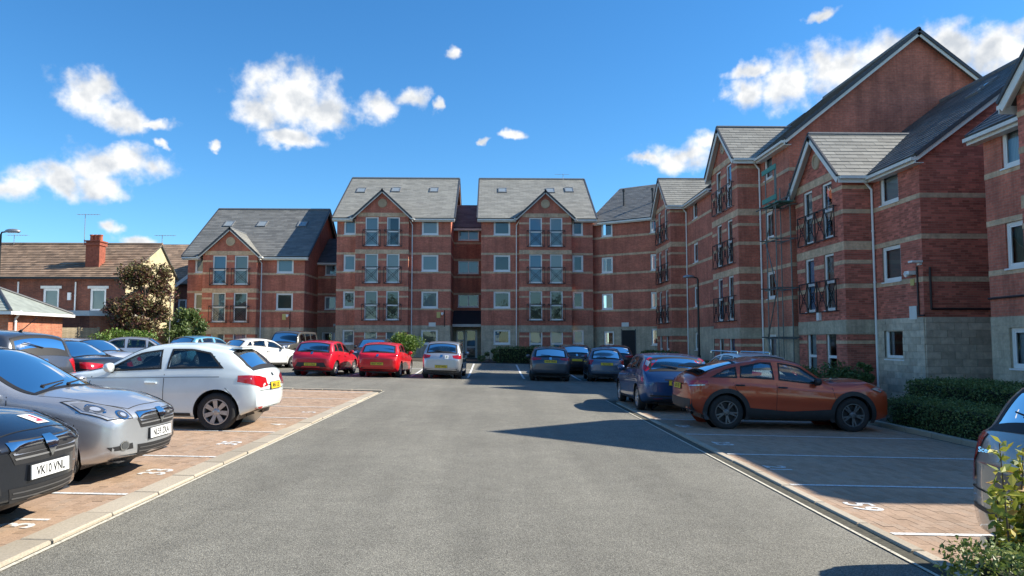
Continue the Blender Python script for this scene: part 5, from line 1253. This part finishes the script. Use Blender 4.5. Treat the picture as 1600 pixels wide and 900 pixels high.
# ------------------------------------------------------------------ planting
def leaf_cloud(name, P, size, mat, parent, up=.3, kind='stuff', aspect=.5):
    """many small pointed leaves; P = n x 3 points"""
    P = np.asarray(P); n = len(P); a = rng.normal(size=(n, 3)); a[:, 2] += up; a /= np.linalg.norm(a, axis=1)[:, None]
    b = rng.normal(size=(n, 3)); b -= (b*a).sum(1)[:, None]*a; b /= np.linalg.norm(b, axis=1)[:, None]; c = np.cross(a, b)
    s = size*rng.uniform(.6, 1.35, n)[:, None]
    V = np.stack([P-b*s, P-c*s*aspect+a*s*.12, P+b*s, P+c*s*aspect+a*s*.12], 1).reshape(-1, 3)
    F = np.arange(4*n).reshape(-1, 4)
    return link(name, np_mesh(name, V, F, mat), parent, 'stuff')
def lump(P, amp, sc):
    q = P*sc
    return P+amp*np.stack([np.sin(q[:, 1]*2.1+q[:, 2]*1.7), np.sin(q[:, 0]*1.9+q[:, 2]*2.3+1), np.sin(q[:, 0]*1.6+q[:, 1]*2.2+2)], 1)
def hedge(label, x0, x1, y0, y1, h, dens, size, mat='leaf_hedge', amp=.05, base=None, group=None, name='hedge'):
    root = thing(name, label, 'hedge', ((x0+x1)/2, (y0+y1)/2, 0), group=group); cx, cy = (x0+x1)/2, (y0+y1)/2
    zb = gz(cx, cy) if base is None else base
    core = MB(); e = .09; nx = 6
    core.box(x0+e-cx, x1-e-cx, y0+e-cy, y1-e-cy, zb-.15, zb+h-e); core.build('core_box', 'hedge_core', root)  # solid near-black box fills the hedge behind the leaves
    pts = []
    for (ax, lo, hi, area) in (('z', 0, 0, (x1-x0)*(y1-y0)), ('x0', 0, 0, (y1-y0)*h), ('x1', 0, 0, (y1-y0)*h), ('y0', 0, 0, (x1-x0)*h), ('y1', 0, 0, (x1-x0)*h)):
        n = int(area*dens); u = rng.random((n, 3)); p = np.column_stack([x0+(x1-x0)*u[:, 0], y0+(y1-y0)*u[:, 1], zb+h*u[:, 2]])
        if ax == 'z': p[:, 2] = zb+h
        elif ax == 'x0': p[:, 0] = x0
        elif ax == 'x1': p[:, 0] = x1
        elif ax == 'y0': p[:, 1] = y0
        else: p[:, 1] = y1
        pts.append(p)
    P = np.concatenate(pts); P = lump(P, amp, 2.6)+rng.normal(0, .035, P.shape); P[:, 0] -= cx; P[:, 1] -= cy
    leaf_cloud('foliage', P, size, mat, root); return root
def bush(label, x, y, r, h, n, size, mat, cat='bush', name='bush', stems=5, base=None):
    zb = gz(x, y) if base is None else base; root = thing(name, label, cat, (x, y, zb)); P = []
    for k in range(max(4, n//260)):
        c = np.array([rng.normal(0, r*.45), rng.normal(0, r*.45), h*rng.uniform(.2, .82)]); c[:2] *= 1-.45*(c[2]/h)**2; rr = r*rng.uniform(.28, .5)
        d = rng.normal(size=(260, 3)); d /= np.linalg.norm(d, axis=1)[:, None]; P.append(c+d*rr*rng.uniform(.55, 1.05, 260)[:, None]*np.array([1, 1, .8]))
    P = np.concatenate(P); P = P[P[:, 2] > .02]; leaf_cloud('foliage', P, size, mat, root)
    for k in range(stems):
        a = rng.uniform(0, 6.28); m = MB(); m.tube((.1*math.cos(a), .1*math.sin(a), -.05), (r*.5*math.cos(a), r*.5*math.sin(a), h*.7), .018, .006, 6); m.build('stem', 'bark', root)
    return root
hedge('low clipped hedge along the kerb in front of the copper crossover', 8.75, 9.6, 9.0, 16.3, .62, 1500, .024, amp=.025)
hedge('taller clipped hedge behind the low kerb hedge', 10.3, 12.0, 9.5, 18.3, .95, 1100, .028, amp=.03)
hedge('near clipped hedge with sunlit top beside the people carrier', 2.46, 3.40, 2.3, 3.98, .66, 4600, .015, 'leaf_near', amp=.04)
hedge('trimmed hedge below the wide window of the central block', .3, 4.4, 45.6, 46.5, 1.0, 260, .05)
hedge('trimmed hedge running from the city cars to the passage', 5.6, 7.4, 45.4, 46.3, .95, 260, .05)
hedge('trimmed hedge between the passage and the lamp post', 9.6, 10.3, 40.5, 47.5, .95, 220, .05)
hedge('trimmed hedge under the tall block beside the lamp post', 9.8, 10.7, 30.5, 38.5, .85, 260, .045)
bush('dark evergreen shrub at the foot of the white downpipe', 11.6, 24.2, 1.0, 1.25, 5200, .05, 'leaf_hedge')
bush('dark evergreen shrub under the french windows behind the copper crossover', 11.2, 26.6, 1.0, .95, 4200, .05, 'leaf_hedge')
bush('tall thin shrub by the white downpipe', 11.9, 23.4, .38, 1.6, 1500, .05, 'leaf_hedge')
bush('round bright green bush under the purple leaved tree', -18.0, 37.2, 1.5, 1.75, 9000, .07, 'leaf_bright')
bush('yellow green variegated shrub between the red hatchback and silver mini people carrier', -5.3, 46.6, 1.1, 1.9, 5200, .06, 'leaf_bright')
bush('small grey green shrub by the entrance door', -.1, 46.4, .55, .9, 1600, .05, 'leaf_hedge')
# near leafy shrub over the people carrier
def shrub():
    x, y = 2.86, 4.02; z = gz(x, y)+.10; root = thing('leafy_shrub', 'yellow green leafy shrub rising over the sunlit near hedge', 'shrub', (x, y, z)); P = []
    for k in range(20):
        a = rng.uniform(0, 6.28); top = np.array([.34*math.cos(a)*rng.uniform(.3, 1)+.12, .30*math.sin(a)*rng.uniform(.3, 1), rng.uniform(.66, 1.12)]); b0 = np.array([.05*math.cos(a), .05*math.sin(a), .1])
        m = MB(); m.tube(b0, top, .008, .003, 6); m.build('twig', 'bark', root)
        for t in np.linspace(.38, 1.0, 15): P += [b0+(top-b0)*t+rng.normal(0, .028, 3) for _ in range(4)]
    leaf_cloud('foliage', np.array(P), .036, 'leaf_yellow', root, .5, aspect=.55)
shrub()
def tree(label, x, y, h, r, n, size, mat, trunk_h, seed=1, name='tree'):
    q = np.random.default_rng(seed); z = gz(x, y); root = thing(name, label, 'tree', (x, y, z))
    t = MB(); t.tube((0, 0, -.1), (.1, .05, trunk_h), .17, .12, 10); t.tube((.1, .05, trunk_h), (.15, 0, h*.72), .12, .05, 8); t.build('trunk', 'bark', root, True)
    P = []; cl = []
    for k in range(26):
        hh = q.uniform(.24, .97); a = q.uniform(0, 6.28); R = r*math.sqrt(max(.05, 1-((hh-.52)/.5)**2))*q.uniform(.35, .95)
        c = np.array([R*math.cos(a), R*math.sin(a), h*hh]); cl.append(c)
        if k % 2 == 0: m = MB(); m.tube((.12, .03, min(h*.7, max(trunk_h*.8, c[2]-1.2))), tuple(c), .05, .015, 6); m.build('limb', 'bark', root)
        d = q.normal(size=(n//26, 3)); d /= np.linalg.norm(d, axis=1)[:, None]
        P.append(c+d*(r*q.uniform(.22, .42))*q.uniform(.3, 1.1, (n//26, 1)))
    leaf_cloud('crown', np.concatenate(P), size, mat, root)
tree('purple leaved garden tree beside the cream gable of the terraced house', -18.9, 40.3, 5.3, 1.8, 15000, .085, 'leaf_tree', 1.2, 5)
tree('dark spreading tree behind the car park boundary near the cream gable', -17.9, 43.5, 2.6, 1.3, 6000, .10, 'leaf_hedge', 1.0, 8)

# ------------------------------------------------------------------ terrace, garage and walls at the left
def terrace():
    root = thing('terraced_house', 'old brick terrace with brown tiled roof and cream rendered end gable', 'house', (-22.2, 45.0, 0)); W = 24.; D = 7.; ze = 5.5; zr = 8.05; rd = 4.5; z0 = .2
    wins = [(-4.9, -3.7, 3.35, 4.95), (-1.75+.35, -.5+.25, 3.35, 4.95), (-8.6, -7.6, 3.7, 4.6)]
    hs = [(a+W, b+W, c, d) for a, b, c, d in wins]
    wins = [(W-4.9, W-3.95, 3.35, 4.80), (W-2.1, W-1.15, 3.45, 4.80), (W-9.3, W-8.2, 3.7, 4.6)]
    M, L = frameM((-W, 0), (0, 0))
    wall(root, (-W, 0), (0, 0), z0-.5, ze, wins, 'brick_old')
    for w in wins:
        window(root, M, *w, 'win', 'curtain_white'); b = MB(); b.box(w[0]-.15, w[1]+.15, -.03, .05, w[3], w[3]+.16, M); b.build('lintel', 'white_paint', root)
    g = MB(); g.uv = [[(0, 0), (6.6, 0), (6.6, 5.9), (4.5, 8), (0, 5.5)]]; g.add([(0, 0, z0-.5), (0, 6.9, z0-.5), (0, 6.9, 6.0), (0, rd, zr-.05), (0, 0, ze)], [(0, 1, 2, 3, 4)]); g.build('gable', 'render_cream', root)
    e0 = Vector((-W, -.3, ze-.05)); r0 = Vector((-W, rd, zr)); 
    slab(root, [(-W, -.3, ze-.05), (.12, -.3, ze-.05), (.12, rd, zr), (-W, rd, zr)], .08, 'slate_base', 'roof')
    slab(root, [(-W, rd, zr), (.12, rd, zr), (.12, 7.2, 5.95), (-W, 7.2, 5.95)], .08, 'slate_base', 'roof')
    slates(root, (-11, -.3, ze-.05), (1, 0, 0), r0-e0, [(0, 0), (11.12, 0), (11.12, (r0-e0).length), (0, (r0-e0).length)], .3, .28, 'clay_tile', name='roof_tile', lift=.04, thick=.03)
    rg = MB(); rg.tube((-W, rd, zr+.02), (.12, rd, zr+.02), .11, n=8); rg.build('ridge', 'clay_tile', root)
    gt = MB(); gt.box(-W, .1, -.42, -.3, ze-.14, ze-.03); gt.build('gutter', 'black_iron', root)
    for x, mat in ((-2.95, 'upvc'), (-6.35, 'upvc')): downpipe(root, x, -.06, 2.0, ze-.3, mat=mat, r=.045)
    ch = MB(); ch.uv = None
    x0 = -2.7; 
    for nm, xx, yy, zz, s in (('chimney', -2.62, 1.4, 7.85, 1), ('chimney', -12.8, 4.4, 8.8, 1)):
        b = MB(); b.box(xx-.42, xx+.42, yy-.36, yy+.36, 6.0, zz); b.box(xx-.48, xx+.48, yy-.46, yy+.46, zz-.28, zz-.12); b.box(xx-.5, xx+.5, yy-.48, yy+.48, zz-.06, zz+.02); o = b.build(nm, 'chimney_brick', root)
        for px in (-.24, .03, .27):
            p = MB(); p.lathe([(.13, zz), (.12, zz+.34), (.15, zz+.36), (.15, zz+.42), (.10, zz+.42), (.09, zz)], 12, Matrix.Translation((xx+px, yy, 0))); p.build('chimney_pot', 'terracotta', o)
    b = MB(); b.box(-6.7+3.4, -2.0, .85, .9, 6.0, 6.3); 
    for (xx, yy, zz, hh) in ((-3.35, 1.4, 8.0, 1.6), (.15-1.2+.9, 5.0, 7.9, .9), (-9.6, 4.4, 8.0, .7)):
        m = MB(); m.tube((xx, yy, zz-.4), (xx, yy, zz+hh), .02, n=6); m.tube((xx-.5, yy, zz+hh-.05), (xx+.9, yy, zz+hh-.05), .012, n=5)
        for k in np.linspace(-.45, .85, 8): m.tube((xx+k, yy-.22, zz+hh-.05), (xx+k, yy+.22, zz+hh-.05), .007, n=4)
        m.build('television_aerial', 'grey_steel', root)
    b = MB(); b.box(-1.9-1.5, -1.75-1.45, -.1, -.02, 4.1, 4.55); b.build('alarm_box', 'upvc', root)
plain('chimney_brick', (.30, .085, .05), .85, var=.3, vscale=7, bmp=.5, bscale=14)
terrace()
def house_b():
    root = thing('brick_house', 'brown roofed brick house glimpsed between the cream gable and three storey block', 'house', (-28.0, 60, 0))
    wall(root, (0, 0), (7.5, 0), 0, 6.3, [(2.6, 3.3, 3.2, 5.0)], 'brick_old'); M, L = frameM((0, 0), (7.5, 0)); window(root, M, 2.6, 3.3, 3.2, 5.0, 'win', 'curtain_white')
    slab(root, [(-6, -.3, 6.2), (8, -.3, 6.2), (8, 4.4, 10.0), (-6, 4.4, 10.0)], .1, 'slate_base', 'roof')
    slates(root, (-6, -.3, 6.2), (1, 0, 0), (0, 4.7, 3.8), [(0, 0), (14, 0), (14, 6.04), (0, 6.04)], .35, .3, 'clay_tile', name='roof_tile')
    rail(root, (1.6, -.6, 5.4), (4.4, -.6, 7.6), .05, .25, 'white_paint', 'bargeboard')
house_b()
def garage():
    root = thing('brick_garage', 'orange brick garage with pale green hipped roof and white gutter', 'garage', (-21.0, 32.5, 0), rad(-2)); z0 = .1; ze = 2.95
    # local: x right along the sunlit side, y away
    for p0, p1 in (((-7, 0), (0, 0)), ((0, 0), (0, 3.8)), ((0, 3.8), (-7, 3.8))): wall(root, p0, p1, z0, ze, [], 'brick_orange')
    A = (-7, -.3, ze); B = (.3, -.3, ze); C = (.3, 4.1, ze); D = (-7, 4.1, ze); R = (-1.9, 1.9, ze+1.15); R2 = (-7, 1.9, ze+1.15)
    for pl, nm in (((A, B, R, R2), 0), ((B, C, R), 1), ((C, D, R2, R), 2)): slab(root, pl, .07, 'green_tile', 'roof_slope')
    slates(root, A, (1, 0, 0), Vector(R2)-Vector(A), [(0, 0), (7.3, 0), (5.1, 2.48), (0, 2.48)], .4, .3, 'green_tile', name='roof_tile')
    for a, b_ in ((B, R), (C, R), (R2, R)): m = MB(); m.tube(Vector(a)+Vector((0, 0, .02)), Vector(b_)+Vector((0, 0, .02)), .07, n=8); m.build('hip_ridge', 'ridge_dark', root)
    g = MB(); g.box(-7, .4, -.42, -.3, ze-.16, ze-.03); g.build('gutter', 'upvc', root); g = MB(); g.box(.3, .42, -.3, 4.1, ze-.16, ze-.03); g.build('gutter', 'upvc', root)
    downpipe(root, .07, .35, .1, ze-.3, (.25, 0), r=.05)
garage()
def ext():
    root = thing('flat_roofed_extension', 'low brick extension with white edged flat roof behind the panel fence', 'building', (-24.5, 40.4, 0))
    wall(root, (-5, 0), (3.3-.6, 0), .1, 3.0, [], 'brick_old'); wall(root, (2.7, 0), (3.5, .6), .1, 3.0, [], 'brick_orange'); wall(root, (3.5, .6), (3.5, 4.0), .1, 3.0, [], 'brick_orange')
    b = MB(); b.prism([(-5, -.15, 3.0), (2.75, -.15, 3.0), (3.65, .5, 3.0), (3.65, 4.5, 3.0), (-5, 4.5, 3.0)], (0, 0, .28)); b.build('roof_edge', 'white_paint', root)
    b = MB(); b.prism([(3.6, 1.9, .1), (4.9, 2.4, .1), (4.9, 2.4, 2.6), (3.6, 1.9, 3.4)], (.02, .15, 0)); b.build('boundary_wall', 'brick_old2', root)
    b = MB(); b.prism([(1.9, 2.5, 3.3), (4.3, 2.5, 4.7), (4.3, 4.4, 4.7), (1.9, 4.4, 3.3)], (0, 0, .12)); b.build('lean_to_roof', 'clay_tile', root)
    b = MB(); b.prism([(1.9, 2.48, 3.2), (4.3, 2.48, 3.2), (4.3, 2.48, 4.65)], (0, .1, 0)); b.build('lean_to_wall', 'chimney_brick', root)
plain('brick_old2', (.30, .26, .20), .9, var=.25)
ext()
def fence():
    root = thing('panel_fence', 'weathered timber panel fence in front of the low brick extension', 'fence', (-22.7, 37.6, gz(-22.7, 37.6)), rad(38))
    for i in range(4):
        b = MB(); b.box(i*.86-.05, i*.86+.05, -.06, .05, -.1, 1.72); b.build('fence_post', 'wood_fence', root)
    me = MB(); me.box(0, .76, -.012, .012, 0, .115); pm = me.mesh('fence_slat', 'wood_fence')
    for i in range(3):
        for k in range(14):
            o = link('fence_slat', pm, root); o.location = (i*.86+.05, .005*(k % 2), .06+k*.116); o.rotation_euler = (rad(7), 0, 0)
fence()
root = thing('boundary_fence', 'dark close boarded fence in shade between the bush and three storey block', 'fence', (-21.6, 49.2, 0))
me = MB(); me.box(0, .145, 0, .02, 0, 1.95); 
plain('dark_wood', (.025, .022, .02), .9, rnd=.3)
pm = me.mesh('fence_board', 'dark_wood')
for k in range(18):
    o = link('fence_board', pm, root); o.location = (-2.2+k*.15, rng.normal(0, .005), .5)
for k in range(2):
    b = MB(); b.box(-2.25, .55, .02, .07, .9+k*1.0, .98+k*1.0); b.build('fence_rail', 'dark_wood', root)
# ------------------------------------------------------------------ lamps, pole, scaffold
def lamp(label, x, y, h, arm, mat, thick=.05, name='street_lamp', headmat='grey_steel'):
    z = gz(x, y); root = thing(name, label, 'street lamp', (x, y, z))
    b = MB(); b.tube((0, 0, -.05), (0, 0, 1.1), thick*1.5, thick*1.45, 12); b.tube((0, 0, 1.1), (0, 0, h-.1), thick, thick*.8, 12); b.build('post', mat, root)
    b = MB(); b.path([(0, 0, h-.12), (.04*np.sign(arm), 0, h-.02), (arm*.3, 0, h)], .03, 8); b.build('arm', mat, root)
    n = 10; V = []; M = Matrix.Translation((arm*.62, 0, h+.02)) @ Matrix.Diagonal((abs(arm)*.42, .16, .11, 1)); b = MB(); b.lathe([(.001, 1), (.5, .86), (.86, .5), (1, 0), (.96, -.25), (.001, -.3)], 16, M); o = b.build('lamp_head', headmat, root, True)
    b = MB(); b.box(arm*.62-abs(arm)*.3, arm*.62+abs(arm)*.3, -.1, .1, h-.035, h-.02); b.build('lens', 'lamp_bowl', o)
lamp('dark street lamp with pale hood beside the orange brick garage', -19.85, 30, 5.55, .75, 'black_iron')
lamp('slender black lamp post beside the four storey right hand wing', 10.55, 37.5, 5.1, -.75, 'black_iron', .06)
root = thing('sign_pole', 'thin grey pole standing by the cream gable', 'pole', (-18.2, 42, gz(-18.2, 42))); b = MB(); b.tube((0, 0, 0), (0, 0, 3.7), .035, n=8); b.build('post', 'grey_steel', root); b = MB(); b.box(-.25, .05, -.03, .03, 3.6, 3.66); b.build('bracket', 'grey_steel', root)
def scaffold():
    root = thing('scaffold_tower', 'narrow scaffold tower with green boards beside the tall block', 'scaffold', (11.45, 29.75, -.25)); xs, ys = (0, .6), (-.5, .5); H = 7.9
    for x in xs:
        for y in ys: m = MB(); m.tube((x, y, 0), (x, y, H+(1.1 if x == 0 else .4)), .026, n=8); m.build('standard', 'galv', root)
    for z in (2.0, 4.0, 6.0, 7.4):
        for x in xs: m = MB(); m.tube((x, -.85, z), (x, .85, z), .024, n=8); m.build('ledger', 'galv', root)
        for y in ys: m = MB(); m.tube((-.3, y, z+.05), (1.0, y, z+.05), .024, n=8); m.build('transom', 'galv', root)
    m = MB(); m.tube((-.02, -2.0, 7.5), (-.02, 1.6, 7.5), .026, n=8); m.build('ledger', 'galv', root)
    for z0, z1, s in ((0, 2, 1), (2, 4, -1), (4, 6, 1), (6, 7.5, -1)): m = MB(); m.tube((-.03, -.55*s, z0), (-.03, .55*s, z1), .024, n=8); m.build('brace', 'galv', root)
    for k in range(3): m = MB(); m.box(-.05+k*.21, .14+k*.21, -.9, .9, 7.48, 7.52); m.build('scaffold_board', 'scaffold_board', root)
    for z in (7.62, 8.85): m = MB(); m.box(-.07, -.03, -.75, .75, z, z+.2); m.build('toe_board', 'scaffold_board', root)
    m = MB(); m.tube((-.03, -.7, 7.5), (-.03, -.7, 9.0), .024, n=8); m.build('guard_post', 'galv', root)
scaffold()
# television aerial on the central block
m = MB(); m.tube((6.6, 6.6, 14.6), (6.6, 6.6, 15.2), .02, n=6); m.tube((5.9, 6.6, 15.15), (7.1, 6.6, 15.15), .012, n=5); m.build('television_aerial', 'grey_steel', B2)

# a belt of trees stands behind the car park; the windows mirror it
def belt():
    P = []; q = np.random.default_rng(4); T = MB()
    for k in range(11):
        x = -50+k*10+q.uniform(-2, 2); y = -30+q.uniform(-5, 5); h = q.uniform(7, 12); T.tube((x, y, -1), (x, y, h*.7), .25, .1, 6)
        for j in range(14):
            c = np.array([x+q.normal(0, 2.2), y+q.normal(0, 1.8), h*q.uniform(.3, .95)]); d = q.normal(size=(60, 3)); d /= np.linalg.norm(d, axis=1)[:, None]; P.append(c+d*q.uniform(.4, 1.6, (60, 1)))
    o = leaf_cloud('tree_belt', np.concatenate(P), .38, 'leaf_hedge', None); o['kind'] = 'stuff'; tag(o, 'belt of green trees beyond the car park behind the viewer', 'trees')
    T.build('trunks', 'bark', o)
belt()
